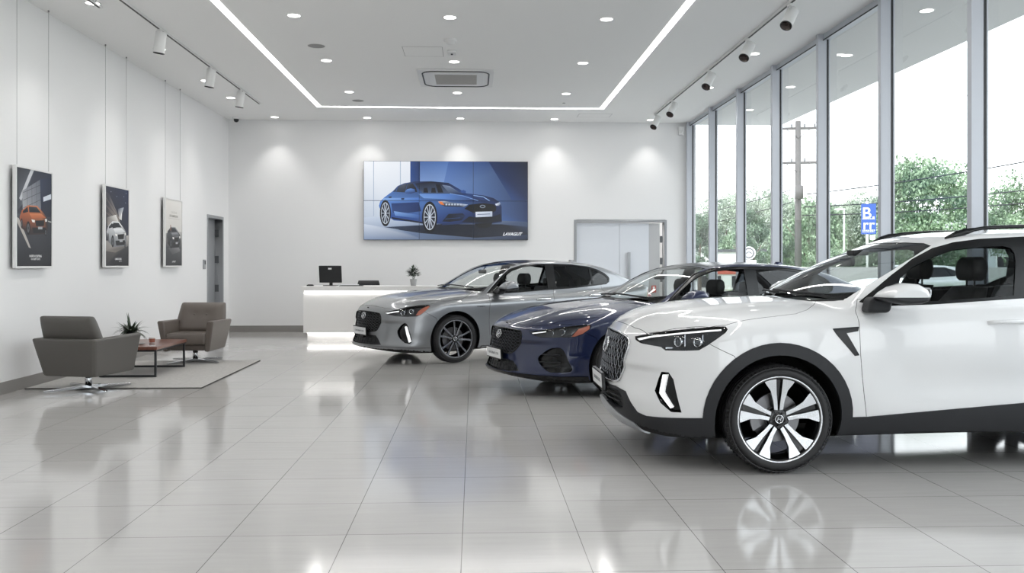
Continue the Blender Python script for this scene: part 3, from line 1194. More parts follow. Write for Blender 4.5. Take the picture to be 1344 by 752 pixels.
def wheel(parent, loc, side, R, rimr, width, style, flip=0.0):
    """side -1: outer face towards -y.  wheel > tyre, rim (> spokes, centre_cap, wheel_nut), brake_disc, brake_caliper"""
    e = bpy.data.objects.new('wheel', None)
    COL.objects.link(e)
    e.parent = parent
    e.location = loc
    # wheel axis: local z of the lathe -> outer direction
    RM = Matrix.Rotation(PI / 2, 4, 'X') if side < 0 else Matrix.Rotation(-PI / 2, 4, 'X')
    h = width / 2
    t = MB()
    rr = R - .012
    prof = [(rimr - .012, -h + .01), (rimr + .01, -h + .0), ((R + rimr) / 2, -h - .008), (R - .03, -h + .008), (rr - .002, -h + .03)]
    for k in range(4):
        a = -h + .035 + (2 * h - .07) * k / 4
        b = -h + .035 + (2 * h - .07) * (k + 1) / 4
        prof += [(rr + .004, a + .004), (rr + .004, b - .008), (rr - .004, b - .007), (rr - .004, b - .001)]
    prof += [(rr - .002, h - .03), (R - .03, h - .008), ((R + rimr) / 2, h + .008), (rimr + .012, h), (rimr + .008, h - .004), (rimr - .012, h - .012)]
    t.lathe(prof, 96, RM, True, cap=False)
    nb = 72
    for k in range(nb):
        M = RM @ Matrix.Rotation(2 * PI * k / nb, 4, 'Z')
        for sgn in (-1, 1):
            t.add([(R - .034, -.008, sgn * (h - .009)), (R - .034, .006, sgn * (h - .009)), (R - .0115, .006, sgn * (h - .032)), (R - .0115, -.008, sgn * (h - .032)),
                   (R - .030, -.008, sgn * (h - .003)), (R - .030, .006, sgn * (h - .003)), (R - .002, .008, sgn * (h - .040)), (R - .002, -.006, sgn * (h - .040))],
                  [(4, 5, 6, 7), (0, 1, 5, 4), (1, 2, 6, 5), (2, 3, 7, 6), (3, 0, 4, 7)], False, M)
    # raised ring on the side wall
    t.lathe([((R + rimr) / 2 + .018, h + .0055), ((R + rimr) / 2 + .021, h + .0085), ((R + rimr) / 2 + .026, h + .004)], 96, RM, True, cap=False)
    t.build('tyre', M_tyre, e, fix=False)
    # rim barrel with lip
    r = MB()
    r.lathe([(rimr + .006, -h + .012), (rimr - .012, -h + .03), (rimr - .03, 0), (rimr - .025, h - .05), (rimr - .014, h - .022)], 64, RM, True, cap=False)
    r.build('rim', M_wblack, e, fix=False)
    l = MB()
    l.lathe([(rimr - .008, h - .022), (rimr - .004, h - .008), (rimr + .004, h - .003), (rimr + .009, h - .007)], 72, RM, True, cap=False)
    l.build('rim_lip', M_mach if style == 'suv' else M_alloy, e, fix=False)
    sp = MB()

    def blade(pts, z_hub, z_rim, th, M, mf, ms):
        """pts: outline in the wheel plane; dished front face"""
        n = len(pts)

        def zz(p):
            q = math.hypot(*p) / rimr
            return z_hub + (z_rim - z_hub) * q ** 1.5
        top = [(p[0], p[1], zz(p)) for p in pts]
        bot = [(p[0], p[1], zz(p) - th) for p in pts]
        sp.cur = mf
        sp.add(top, [tuple(range(n))], False, M)
        sp.cur = ms
        sp.add(top + bot, [(i, (i + 1) % n, n + (i + 1) % n, n + i) for i in range(n)], False, M)
    if style == 'suv':
        for k in range(5):
            M = RM @ Matrix.Rotation(2 * PI * k / 5 + flip, 4, 'Z')
            ro_ = rimr - .012
            for sg in (-1, 1):
                # each arm leaves the hub narrow and flares into the rim
                arm = [(.058, sg * .006), (.11, sg * .010), (.17, sg * .017), (ro_ - .002, sg * .023), (ro_ + .002, sg * .055), (ro_ - .016, sg * .104), (ro_ - .035, sg * .092),
                       (.19, sg * .058), (.12, sg * .038), (.062, sg * .030)]
                if sg < 0:
                    arm = arm[::-1]
                blade(arm, h - .036, h - .012, .035, M, 0, 1)
            blade([(.06, -.02), (ro_, -.03), (ro_, .03), (.06, .02)], h - .062, h - .036, .03, M, 1, 1)
    else:
        for k in range(5):
            for sg in (-1, 1):
                a0 = 2 * PI * k / 5 + flip
                M = RM @ Matrix.Rotation(a0, 4, 'Z')
                ro_ = rimr - .012
                oy = sg * .064
                arm = [(.045, sg * .004 - .011), (ro_, oy - .010), (ro_ + .002, oy + .012), (.045, sg * .022 + .004 * sg + .004)]
                arm = [(.045, sg * .003), (ro_ * .6, sg * .026), (ro_, sg * .052), (ro_ - .004, sg * .083), (ro_ * .6, sg * .048), (.05, sg * .030)]
                if sg < 0:
                    arm = arm[::-1]
                blade(arm, h - .030, h - .012, .03, M, 0, 1)
    sp.build('spokes', [M_mach if style == 'suv' else M_alloy, M_wblack], e, fix=False)
    c = MB()
    c.lathe([(.075, h - .075), (.072, h - .04), (.05, h - .035), (.034, h - .034), (.033, h - .024), (.001, h - .022)], 32, RM, True, cap=False)
    co_ = c.build('centre_cap', M_wblack, e, fix=False)
    b = MB()
    b.lathe([(.024, h - .0225), (.024, h - .019), (.029, h - .019), (.029, h - .0225)], 32, RM, True, cap=False)
    for x0, x1, sk in ((-.013, -.008, .004), (.008, .013, .004)):
        b.add([(x0 - sk, -.014, h - .019), (x1 - sk, -.014, h - .019), (x1 + sk, .014, h - .019), (x0 + sk, .014, h - .019)], [(0, 1, 2, 3)], False, RM)
    b.add([(-.011, -.004, h - .019), (.011, .000, h - .019), (.011, .004, h - .019), (-.011, 0, h - .019)], [(0, 1, 2, 3)], False, RM)
    b.build('wheel_emblem', M_chrome, e, fix=False)
    nt_ = MB()
    for k in range(5):
        a = 2 * PI * (k + .5) / 5 + flip
        nt_.cyl((math.cos(a) * .054, math.sin(a) * .054, h - .06), .011, .03, 8, M=RM)
    nt_.build('wheel_nuts', M_wblack, e, fix=False)
    d = MB()
    d.lathe([(.06, -.002), (.165, -.002), (.165, .018), (.06, .018)], 56, RM, False, cap=False)
    d.lathe([(.001, .035), (.075, .035), (.08, .016)], 40, RM, True, cap=False)
    d.build('brake_disc', M_disc, e, fix=False)
    k = MB()
    ca = []
    for i in range(9):
        a = rad(150 + 60 * i / 8)
        ca.append((math.cos(a), math.sin(a)))
    k.prism([(x * .185, y * .185) for x, y in ca] + [(x * .115, y * .115) for x, y in ca[::-1]], -.03, .045, 'z', M=RM)
    k.build('brake_caliper', M_disc, e, bevel=.006)
    return e


def emblem(name, sh, y, z, w, h, parent, off=.012):
    """oval ring with a slanted H, facing forward on the body surface"""
    p, n = sh.hit(p=(-1.6, y, z), d=(1, 0, 0))
    n = Vector(n)
    n.y = 0
    n.normalize()
    X = Vector((0, -1, 0))           # to the right when seen from the front
    Yv = n.cross(X) if n.cross(X).z > 0 else -n.cross(X)
    M = Matrix((( X.x, Yv.x, n.x, p[0] + n.x * off), (X.y, Yv.y, n.y, y + n.y * off), (X.z, Yv.z, n.z, p[2] + n.z * off), (0, 0, 0, 1)))
    b = MB()
    k = 40
    b.tube([(math.cos(2 * PI * i / k) * w / 2, math.sin(2 * PI * i / k) * h / 2, 0) for i in range(k)], h * .07, 8, closed=True, M=M)
    s = .16 * w
    t = .06 * w
    for x in (-.17 * w, .17 * w):
        b.prism([(x - t - s * .5, -.36 * h), (x + t - s * .5, -.36 * h), (x + t + s * .5, .36 * h), (x - t + s * .5, .36 * h)], -.003, .006, 'z', M=M)
    b.prism([(-.17 * w, -.10 * h), (.17 * w, .0), (.17 * w, .10 * h), (-.17 * w, .0)], -.003, .006, 'z', M=M)
    return b.build(name, M_chrome, parent)


def seat(parent, x, y, z0, z1, m, hw=.25):
    """bucket seat: cushion is the part itself; backrest and headrest below it"""
    def slab(w, d, h, r):
        return rounded(-w, w, -d, d, r)

    def pad(mb, rings):
        mb.loft(rings, True, True, True)
    c = MB()
    R = []
    for t, s in ((0, .9), (.3, 1), (.8, 1), (1, .92)):
        R.append([(x - .02 + px_ * 1.0, y + py_ * s, z0 - .10 + .16 * t + .05 * (-px_) * 1) for px_, py_ in rounded(-.52, .02, -hw, hw, .06)])
    pad(c, R)
    o = c.build('seat', m, parent)
    b = MB()
    R = []
    hb = z1 - .22 - z0
    for t in (0, .15, .4, .7, .92, 1):
        s = {0: .9, .15: 1, .4: 1, .7: .95, .92: .78, 1: .66}[t]
        cx = x + .02 + .22 * t - .03 * math.sin(t * PI)
        th = .075 if t < .9 else .055
        R.append([(cx + px_ , y + py_ * s, z0 + hb * t) for px_, py_ in rounded(-th, th, -hw, hw, .05)])
    pad(b, R)
    b.build('backrest', m, o)
    hd = MB()
    R = []
    hx = x + .245
    for t, s, th in ((0, .80, .035), (.12, .95, .05), (.5, 1.0, .06), (.85, .9, .052), (1, .72, .03)):
        R.append([(hx + .012 * t + px_, y + py_ * s, z1 - .175 + .175 * t) for px_, py_ in rounded(-th, th, -.135, .135, .035 if th > .036 else .029)])
    pad(hd, R)
    for yy in (-.05, .05):
        hd.tube([(hx, y + yy, z1 - .28), (hx, y + yy, z1 - .15)], .007, 8)
    hd.build('headrest', m, o)
    return o


def steering(parent, x, y, z):
    M = Matrix.Translation((x, y, z)) @ Matrix.Rotation(rad(-68), 4, 'Y')
    b = MB()
    b.tube([(math.cos(2 * PI * i / 36) * .18, math.sin(2 * PI * i / 36) * .18, 0) for i in range(36)], .015, 8, closed=True, M=M)
    b.sphere((0, 0, 0), .07, 16, 8, M, (1, 1, .4))
    for a in (0, 120, 240):
        b.tube([(0, 0, 0), (math.cos(rad(a + 90)) * .17, math.sin(rad(a + 90)) * .17, 0)], .014, 8, M=M)
    b.tube([(0, 0, 0), (0, 0, -.25)], .03, 10, M=M)
    return b.build('steering_wheel', M_dash, parent)


def plate(parent, sh, z, w, h, off=.03):
    p = sh.front(0, z, off)
    M = Matrix.Translation(p) @ Matrix.Rotation(rad(-4), 4, 'Y')
    f = MB()
    f.box(-.004, .022, -w / 2 - .012, w / 2 + .012, -h / 2 - .012, h / 2 + .012, M=M)
    f.box(.022, .06, -.06, .06, -h / 2 - .05, 0, M=M)
    o = f.build('plate_holder', M_blackp, parent, bevel=.004)
    b = MB()
    b.box(-.007, -.002, -w / 2, w / 2, -h / 2, h / 2, M=M)
    b.build('licence_plate', M_plate, o, bevel=.002)
    t = MB()
    rng = random.Random(5)
    y = w * .36
    while y > -w * .36:      # row of small, illegible grey characters
        cw = w * rng.uniform(.03, .055)
        t.box(-.0078, -.007, y - cw * .3, y - cw * .02, -h * .13, h * .13, M=M)
        t.box(-.0078, -.007, y - cw * .8, y - cw * .3, h * rng.choice((-.13, -.02, .08)), h * .13 if rng.random() < .5 else h * .10, M=M)
        t.box(-.0078, -.007, y - cw, y - cw * .8, -h * .13, h * rng.choice((.0, .13)), M=M)
        y -= cw * 1.35
    t.build('plate_lettering', M_platetx, o)
    return o


def arc_pts(cx, cz, r, n=40, a0=0, a1=360):
    return [(cx + r * math.cos(rad(a0 + (a1 - a0) * i / n)), cz + r * math.sin(rad(a0 + (a1 - a0) * i / n))) for i in range(n)]


def well(parent, x, z, r, w, inner):
    """wheel housing"""
    for s in (-1, 1):
        b = MB()
        n = 20
        ring = [(x + r * math.cos(PI * 1.15 * i / n - .07 * PI), z + r * math.sin(PI * 1.15 * i / n - .07 * PI)) for i in range(n + 1)]
        vs = [(p[0], s * w, p[1]) for p in ring] + [(p[0], s * inner, p[1]) for p in ring]
        b.add(vs, [(i, i + 1, n + 2 + i, n + 1 + i) for i in range(n)], True)
        b.add([(p[0], s * inner, p[1]) for p in ring], [tuple(range(n + 1))], False)
        b.build('wheel_housing', M_under, parent)


def mesh_grille(sh, outline, z0, z1, pitch, r, m, name, parent, kind):
    """lattice laid over the nose inside outline (y, z), slightly sunk"""
    b = MB()
    off = -.012

    def run(pts):
        pl = []
        for p in pts:
            if inpoly(abs(p[0]), p[1], outline):
                pl.append(sh.front(p[0], p[1], off))
            else:
                if len(pl) > 1:
                    b.tube(pl, r, 6, cap=False)
                pl = []
        if len(pl) > 1:
            b.tube(pl, r, 6, cap=False)
    if kind == 'wave':
        k = 0
        z = z0
        while z < z1:
            for ph in (0, PI):
                run([(y, z + pitch * .36 * math.sin(2 * PI * y / (pitch * 3.2) + ph + k * PI)) for y in np.arange(-.52, .521, pitch * .4)])
            z += pitch * .72
            k += 1
    else:
        for sg in (-1, 1):
            s = -1.6
            while s < 1.6:
                pts = []
                for t in np.arange(z0 - .05, z1 + .05, pitch * .22):
                    y = s + sg * t * .62 + sg * .011 * math.sin(2 * PI * t / (pitch * .81))
                    pts.append((y, t))
                run(pts)
                s += pitch
        z = z0 + pitch * .4
    return b.build(name, m, parent)
# ------------------------------------------------------------------ shared car pieces
def mirror_part(parent, s, prof, zc, y0, y1, m_top, m_low, stalk):
    """door mirror: painted cap over a dark lower shell, on a stalk; s = -1 near side"""
    cx = sum(p[0] for p in prof) / len(prof)
    top = [p for p in prof if p[1] >= zc]
    low = [p for p in prof if p[1] <= zc]
    b = MB()
    b.prism([(stalk[0], stalk[2]), (stalk[1], stalk[2]), (stalk[1] + .02, zc - .005), (stalk[0] + .03, zc - .005)], s * (y0 - .09), s * (y0 + .05), 'y')
    o = b.build('mirror', M_clad, parent, bevel=.03, seg=4)

    def part(pts, name, m):
        R = []
        for t, k in ((0, .62), (.08, .84), (.22, .97), (.5, 1), (.78, .94), (.92, .78), (1, .5)):
            y = y0 + (y1 - y0) * t
            R.append([(cx + (p[0] - cx) * (k * .6 + .4), s * y, zc + (p[1] - zc) * k) for p in pts])
        c = MB()
        c.loft(R if s > 0 else R[::-1], True, True, True)
        return c.build(name, m, o)
    part(top, 'mirror_cap', m_top)
    part(low, 'mirror_shell', M_clad)
    g = MB()
    xr = max(p[0] for p in prof)
    zt = max(p[1] for p in prof)
    g.prism(rounded(s * y0 + .02 if s > 0 else s * y1 + .03, s * y1 - .03 if s > 0 else s * y0 - .02, zc - .005, zt - .03, .02), xr - .012, xr - .008, 'x')
    g.build('mirror_glass', M_chrome, o)
    return o


def door_handle(parent, sh, x0, x1, z, m, cup=True):
    for s in (-1, 1):
        p0, n0 = sh.sidep(x0, z, s)
        p1, n1 = sh.sidep(x1, z + .004, s)
        b = MB()
        pts = []
        for t in (0, .06, .14, .5, .86, .94, 1):
            p = p0.lerp(p1, t)
            n = n0.lerp(n1, t)
            pts.append(p + n * (.034 if .1 < t < .9 else (.024 if .03 < t < .97 else .0)))
        R = []
        for p in pts:
            R.append([p + Vector((0, s * .008 * math.sin(a), .014 * math.cos(a))) for a in [2 * PI * i / 12 for i in range(12)]])
        b.loft(R, True, True, True)
        o = b.build('door_handle', m, parent)


def blade_wiper(sh, parent, pts, name='wiper'):
    b = MB()
    P = []
    for y, z in pts:
        P.append(sh.front(y, z, .02))
    b.tube(P, .009, 6)
    b.build(name, M_black, parent)


def lamp_bowls(sh, pair, spots, r, depth):
    """projector lenses with bright bezels set behind the clear lamp cover, both sides"""
    for s, parent in zip((-1, 1), pair):
        for (x, y, z) in spots:
            d = Vector((-.75, s * .55, .05)).normalized()
            c = Vector((x, s * y, z)) - d * depth
            R = d.to_track_quat('Z', 'Y').to_matrix().to_4x4()
            M = Matrix.Translation(c) @ R
            b = MB()
            b.lathe([(r * 1.25, -.01), (r * 1.3, .015), (r * 1.12, .017), (r, 0)], 24, M, True, cap=False)
            o = b.build('lamp_bezel', M_reflc, parent)
            g = MB()
            g.sphere((0, 0, -.004), r, 20, 10, M, (1, 1, .55))
            g.build('projector', mat_proj, parent)


mat_proj = mat('projector_glass', srgb(70, 76, 84), 0.05, 0.4, coat=1)

# ------------------------------------------------------------------ the white car
M_pw = paint('white_paint', srgb(222, 223, 224), 0.38)
suv = empty('car', 'large white crossover with black wheel arch cladding, nearest to the viewer', 'car', (2.02, 6.68, 0), rad(.5))
sh = Shell(suv_shape(), .018)
AR = (.01, .364)
for xw in (AR[0], AR[0] + 2.70):
    sh.cut(arc_pts(xw, AR[1], .432, 44), 'side', 'hole')
sh.mark(lambda n, c: n.z < -.55 and c.z < .36, 'underbody')
hood = [(-1.1, 0), (-.893, 0), (-.886, .234), (-.868, .42), (-.82, .606), (-.74, .70), (-.60, .79), (-.45, .858), (-.339, .876), (-.192, .856), (.0, .838), (.159, .818), (.257, .760), (.32, .68), (.39, .588), (.30, .45), (.215, .25), (.18, .1), (.175, 0), (.175, -.02), (-1.1, -.02)]
hood = hood[1:-1]
sh.cut(hood, 'top', 'hood', cond=lambda c: c.z > .88)
sh.cut([(-.02, 1.156), (.14, 1.153), (.37, 1.149), (.54, 1.148), (.745, 1.165), (.73, 1.272), (.70, 1.36), (.655, 1.45), (.60, 1.532), (.50, 1.553), (.33, 1.562), (-.02, 1.568)], 'front', 'windscreen', cond=lambda c: c.x < 1.5 and c.x > .12)
sh.cut([(.15, -.02), (.175, 0), (.18, .1), (.215, .25), (.30, .45), (.39, .588), (.47, .70), (.52, .745), (.56, .72), (.56, .6), (.45, .3), (.4, -.02)], 'top', 'cowl', cond=lambda c: c.z > 1.10 and c.x > .1)
trim = [(.607, 1.143), (.762, 1.252), (.865, 1.325), (1.042, 1.436), (1.21, 1.515), (1.36, 1.556), (1.552, 1.580), (1.88, 1.597), (2.4, 1.594), (2.9, 1.545), (3.22, 1.455), (3.36, 1.36), (3.30, 1.27), (2.6, 1.215), (1.756, 1.168), (1.10, 1.127), (.745, 1.116)]
sh.cut(trim, 'side', 'trim')
fg = [(.845, 1.155), (.92, 1.305), (1.016, 1.378), (1.177, 1.452), (1.336, 1.502), (1.564, 1.525), (1.70, 1.530), (1.755, 1.515), (1.772, 1.478), (1.762, 1.415), (1.69, 1.186), (1.104, 1.150)]
sh.cut(fg, 'side', 'front_glass', ('trim',))
sh.cut(chaikin([(1.845, 1.198), (1.90, 1.40), (1.925, 1.545), (2.4, 1.545), (2.60, 1.528), (2.64, 1.24)], 1), 'side', 'rear_glass', ('trim',))
sh.cut(chaikin([(2.72, 1.245), (2.69, 1.515), (2.93, 1.478), (3.18, 1.39), (3.28, 1.30)], 1), 'side', 'quarter_glass', ('trim',))
sh.cut([(-.02, 1.18), (.60, 1.16), (.58, 1.36), (.50, 1.50), (-.02, 1.53)], 'rear', 'back_glass')
fd = [(.60, 1.16), (.566, 1.06), (.559, .95), (.56, .81), (.572, .65), (.591, .518), (.615, .38), (.64, .24), (1.76, .24), (1.76, .9), (1.79, 1.19)]
sh.cut(fd, 'side', 'front_door', ('body',))
sh.cut([(1.76, .24), (1.76, .9), (1.79, 1.19), (2.85, 1.25), (2.80, 1.0), (2.62, .82), (2.42, .70), (2.24, .48), (2.22, .24)], 'side', 'rear_door', ('body',))
hl3 = [(-.880, .505, .889), (-.792, .645, .923), (-.681, .747, .948), (-.566, .817, .964), (-.483, .851, .974), (-.398, .874, .983), (-.349, .886, .983), (-.338, .896, .967), (-.352, .902, .945), (-.406, .902, .907), (-.469, .893, .862), (-.524, .879, .828), (-.611, .84, .820), (-.726, .768, .817), (-.752, .741, .838), (-.801, .687, .844), (-.862, .592, .852), (-.882, .53, .870)]
ALLB = ('body', 'hood', 'front_door')
sh.cut(U(hl3), 'obl', 'headlight', ALLB)
sh.cut(U([(-.874, .530, .880), (-.794, .657, .910), (-.62, .78, .94), (-.486, .86, .960), (-.377, .89, .969), (-.378, .894, .957), (-.487, .865, .946), (-.62, .79, .928), (-.796, .664, .896), (-.866, .568, .868)]), 'obl', 'drl', ('headlight',))
fog3 = [(-.753, .763, .668), (-.712, .795, .668), (-.684, .816, .622), (-.636, .838, .405), (-.695, .806, .404), (-.758, .768, .46), (-.795, .740, .537), (-.772, .752, .621)]
sh.cut(U(fog3), 'obl', 'fog_housing', ALLB)
sh.cut(U([(-.750, .766, .652), (-.722, .79, .655), (-.742, .782, .559), (-.744, .780, .533), (-.683, .815, .433), (-.703, .804, .424), (-.772, .760, .522), (-.770, .760, .55)]), 'obl', 'fog_guide', ('fog_housing',))
grl = [(-.02, .902), (.20, .899), (.40, .884), (.47, .86), (.492, .815), (.475, .74), (.45, .645), (.41, .565), (.30, .545), (-.02, .545)]
sh.cut(grl, 'front', 'grille', ('body', 'hood'))
sh.cut([(-.02, .50), (.42, .50), (.49, .44), (.46, .375), (.33, .36), (-.02, .405)], 'front', 'intake')
sh.cut([(-.02, .405), (.10, .392), (.33, .345), (.45, .312), (.54, .290), (.56, .1), (-.02, .1)], 'front', 'skid', ('body', 'underbody'))
ct = U([(-1.035, 0, .52), (-1.017, .264, .518), (-.998, .361, .520), (-.954, .502, .500), (-.924, .564, .430), (-.887, .617, .372), (-.839, .678, .355), (-.773, .744, .357), (-.484, .90, .372), (-.30, 1.0, .372)])
sh.cut(ct + [(.6, .05), (-.8, .05)], 'obl', 'cladding', ('body',), cond=lambda c: c.x < 0)
for xw in (AR[0], AR[0] + 2.70):
    sh.cut(arc_pts(xw, AR[1] + .004, .508, 48), 'side', 'cladding', ('body', 'front_door', 'rear_door'))
sh.cut([(.40, .1), (.40, .368), (.626, .372), (1.708, .458), (2.30, .485), (2.30, .1)], 'side', 'cladding', ('body', 'front_door', 'rear_door'))
sh.cut([(2.9, .1), (2.9, .44), (3.3, .48), (3.9, .52), (3.9, .1)], 'side', 'cladding')
sh.cut([(-.02, .1), (-.02, .52), (1.0, .52), (1.0, .1)], 'rear', 'cladding')
sh.cut([(3.25, .90), (3.9, .86), (3.9, 1.04), (3.30, 1.02)], 'side', 'taillight')
sh.cut([(-.02, .96), (-.02, 1.0), (1.0, 1.04), (1.0, .86), (.55, .88)], 'rear', 'taillight')
sh.cut([(.376, .968), (.556, .980), (.548, .953), (.466, .940), (.551, .792), (.521, .788), (.404, .925)], 'side', 'vent', ('body', 'front_door'))
sh.cut(U([(-.457, .896, .868), (-.30, .932, .79)]) + [(.50, .60), (.50, .05), (-.9, .05), (-.9, .97), (.2, .97)], 'obl', 'bumper', ('body',), cond=lambda c: c.x < -.2)

sh.emit('body', 'body_shell', [M_pw, M_blackp], suv)
sh.emit('hood', 'hood', [M_pw, M_blackp], suv)
sh.emit('bumper', 'front_bumper', [M_pw, M_blackp], suv)
fdo = sh.emit('front_door', 'front_door', [M_pw, M_blackp], suv, True)
sh.emit('rear_door', 'rear_door', [M_pw, M_blackp], suv, True)
sh.emit('underbody', 'underbody', M_under, suv, rim=0)
sh.emit('cowl', 'cowl', M_clad, suv, off=-.004)
sh.emit('windscreen', 'windscreen', [M_wind, M_black], suv, off=-.003, rim=.006)
sh.emit('trim', 'window_frame', [M_blackp, M_blackp], suv, True, off=-.002)
for o in sh.emit('front_glass', 'front_window', [M_sideg, M_black], suv, True, off=-.010, rim=.0, shrink=-.004)[1:]:
    o.data.materials[0] = M_farg
for o in sh.emit('rear_glass', 'rear_window', [M_tint, M_black], suv, True, off=-.008, rim=.0, shrink=-.004)[1:]:
    o.data.materials[0] = M_midg
sh.emit('quarter_glass', 'quarter_window', [M_tint, M_black], suv, True, off=-.008, rim=.0, shrink=-.004)
sh.emit('back_glass', 'tailgate_window', [M_tint, M_black], suv, off=-.004, rim=0)
sh.emit('cladding', 'arch_and_sill_cladding', [M_clad, M_clad], suv, off=.007, rim=.022, shrink=-.001)
sh.emit('intake', 'lower_intake', [M_black, M_black], suv, off=-.04, rim=-.04, shrink=0)
sh.emit('skid', 'skid_plate', [M_skid, M_skid], suv, off=.012, rim=.02, shrink=-.002)
sh.emit('vent', 'fender_vent', [M_blackp, M_blackp], suv, True, off=.003, rim=.008, shrink=-.001)
sh.emit('taillight', 'taillight', [mat('lamp_red', srgb(150, 20, 24), .15, coat=1), M_black], suv, True)
hls = sh.emit(['headlight', 'drl'], 'headlight', [M_lampin, M_lampin], suv, True, off=-.045, rim=-.043, shrink=0)
for o in hls:
    tag(o, None)
for nm, a, b, of in (('lamp_cover', 'headlight', M_lenscl, .0), ('light_bar', 'drl', M_drl, -.004)):
    for h_, c_ in zip(hls, sh.emit(a, nm, [b, M_black], suv, True, off=of, rim=.006, shrink=.001)):
        c_.parent = h_
lamp_bowls(sh, hls, [(-.66, .80, .875), (-.545, .868, .878)], .026, .030)
for k, o in enumerate(hls):    # bright reflector fins inside
    s = -1 if k == 0 else 1
    f = MB()
    for x, y in ((-.60, .832), (-.49, .875)):
        f.box(x - .004, x + .004, s * (y - .05) - .02, s * (y - .05) + .02, .845, .925)
    f.box(-.72, -.45, s * .74 - .01, s * .74 + .01, .826, .834)
    f.build('reflector', M_reflc, o)
fgs = sh.emit(['fog_housing', 'fog_guide'], 'fog_lamp', [M_blackp, M_blackp], suv, True, off=-.035, rim=-.036, shrink=0)
for h_, c_ in zip(fgs, sh.emit('fog_guide', 'light_bar', [M_drl, M_drl], suv, True, off=-.004, rim=.03, shrink=.002)):
    c_.parent = h_
sh.emit('grille', 'grille_backing', [M_under, M_under], suv, off=-.05, rim=-.05, shrink=0)
gm = mat('grille_dark_chrome', srgb(112, 115, 120), 0.2, 0.9)
gr = mesh_grille(sh, grl, .53, .91, .074, .0066, gm, 'grille', suv, 'diamond')
fr = MB()
pts = [(y, z) for y, z in grl if y >= 0]
loop = [(0, .900)] + pts + [(0, .545)]
P = [sh.front(y, z, .004) for y, z in chaikin(loop, 1, False)]
fr.tube([Vector((p.x, -p.y, p.z)) for p in P[::-1]] + P[1:], .008, 8)
fr.build('grille_surround', M_mach, gr)
emblem('front_emblem', sh, 0, .79, .155, .105, suv, .006)
ib = MB()
for z in (.41, .45, .485):
    ib.tube([sh.front(y, z, -.02) for y in np.linspace(-.40, .40, 17)], .007, 6, cap=False)
ib.build('intake_bars', M_clad, suv)
plate(suv, sh, .535, .44, .10, .04)
for k, s in enumerate((-1, 1)):
    mirror_part(suv, s, [(.63, 1.185), (.66, 1.215), (.72, 1.252), (.80, 1.277), (.88, 1.273), (.935, 1.245), (.958, 1.21), (.958, 1.185), (.945, 1.155), (.90, 1.138), (.80, 1.134), (.70, 1.150), (.64, 1.175)], 1.185, .90, 1.13, M_pw, M_clad, (.60, .76, 1.075))
door_handle(suv, sh, 1.45, 1.72, 1.003, M_pw)
for s in (-1, 1):
    rl = MB()
    R = []
    for t in np.linspace(0, 1, 28):
        x = 1.34 + 1.95 * t
        q, n = sh.hit(p=(x, s * .565, 2.2), d=(0, 0, -1))
        lift = .052 * min(1, t / .14) ** .6 * min(1, (1 - t) / .14) ** .6
        wv = .016 * (.45 + .55 * min(1, t / .1, (1 - t) / .1))
        c0 = Vector(q) + Vector((0, 0, lift - .012))
        hh = .014 + (.012 if t < .1 or t > .9 else 0)
        R.append([c0 + Vector((0, a * wv, b * hh)) for a, b in ((-1, -.6), (-.7, .7), (0, 1), (.7, .7), (1, -.6), (0, -1))])
    rl.loft(R, True, True, True)
    rl.build('roof_rail', M_blackp, suv)
blade_wiper(sh, suv, [(.52, 1.168), (.30, 1.18), (.0, 1.176), (-.14, 1.172)])
blade_wiper(sh, suv, [(.02, 1.19), (-.30, 1.182), (-.60, 1.172)])
for xw in (AR[0], AR[0] + 2.70):
    well(suv, xw, AR[1], .45, .84, .50)
    for s in (-1, 1):
        wheel(suv, (xw, s * .815, .366), s, .366, .282, .235, 'suv', rad(18) if s < 0 else 0)
# cabin
seat(suv, 1.40, -.37, .72, 1.455, M_seat)
seat(suv, 1.40, .37, .72, 1.455, M_seat)
bs = MB()
for y in (-.42, 0, .42):
    bs.loft([[(2.30 + .18 * t + a, y + b * s_, .70 + .52 * t) for a, b in rounded(-.07, .07, -.20, .20, .05)] for t, s_ in ((0, 1), (.5, 1), (1, .85))], True, True, True)
    bs.loft([[(2.52 + a, y + b * s_, 1.24 + .13 * t) for a, b in rounded(-.04, .04, -.12, .12, .03)] for t, s_ in ((0, .9), (.5, 1), (1, .8))], True, True, True)
bs.build('rear_bench', M_seat, suv)
db = MB()
db.loft([[(a, y, b) for a, b in ((.42, .80), (.46, 1.085), (.60, 1.115), (.82, 1.12), (.92, 1.06), (.95, .90), (.85, .75))] for y in (-.74, -.4, 0, .4, .74)], True, True, True)
db.build('dashboard', M_dash, suv)
steering(suv, 1.10, -.37, 1.03)
fl = MB().box(.5, 3.4, -.76, .76, .30, .36)
fl.box(.55, 3.3, -.80, -.76, .36, 1.08).box(.55, 3.3, .76, .80, .36, 1.08)
fl.build('cabin_floor', M_under, suv)
rvm = MB()
rvm.prism(rounded(-.11, .11, -.035, .035, .03), .86, .89, 'x', M=Matrix.Translation((.0, 0, 1.42)))
rvm.tube([(.88, 0, 1.43), (.93, 0, 1.49)], .01, 8)
rvm.box(.90, 1.02, -.06, .06, 1.47, 1.51)
rvm.build('rear_view_mirror', M_dash, suv, bevel=.008)
sh.bm.free()


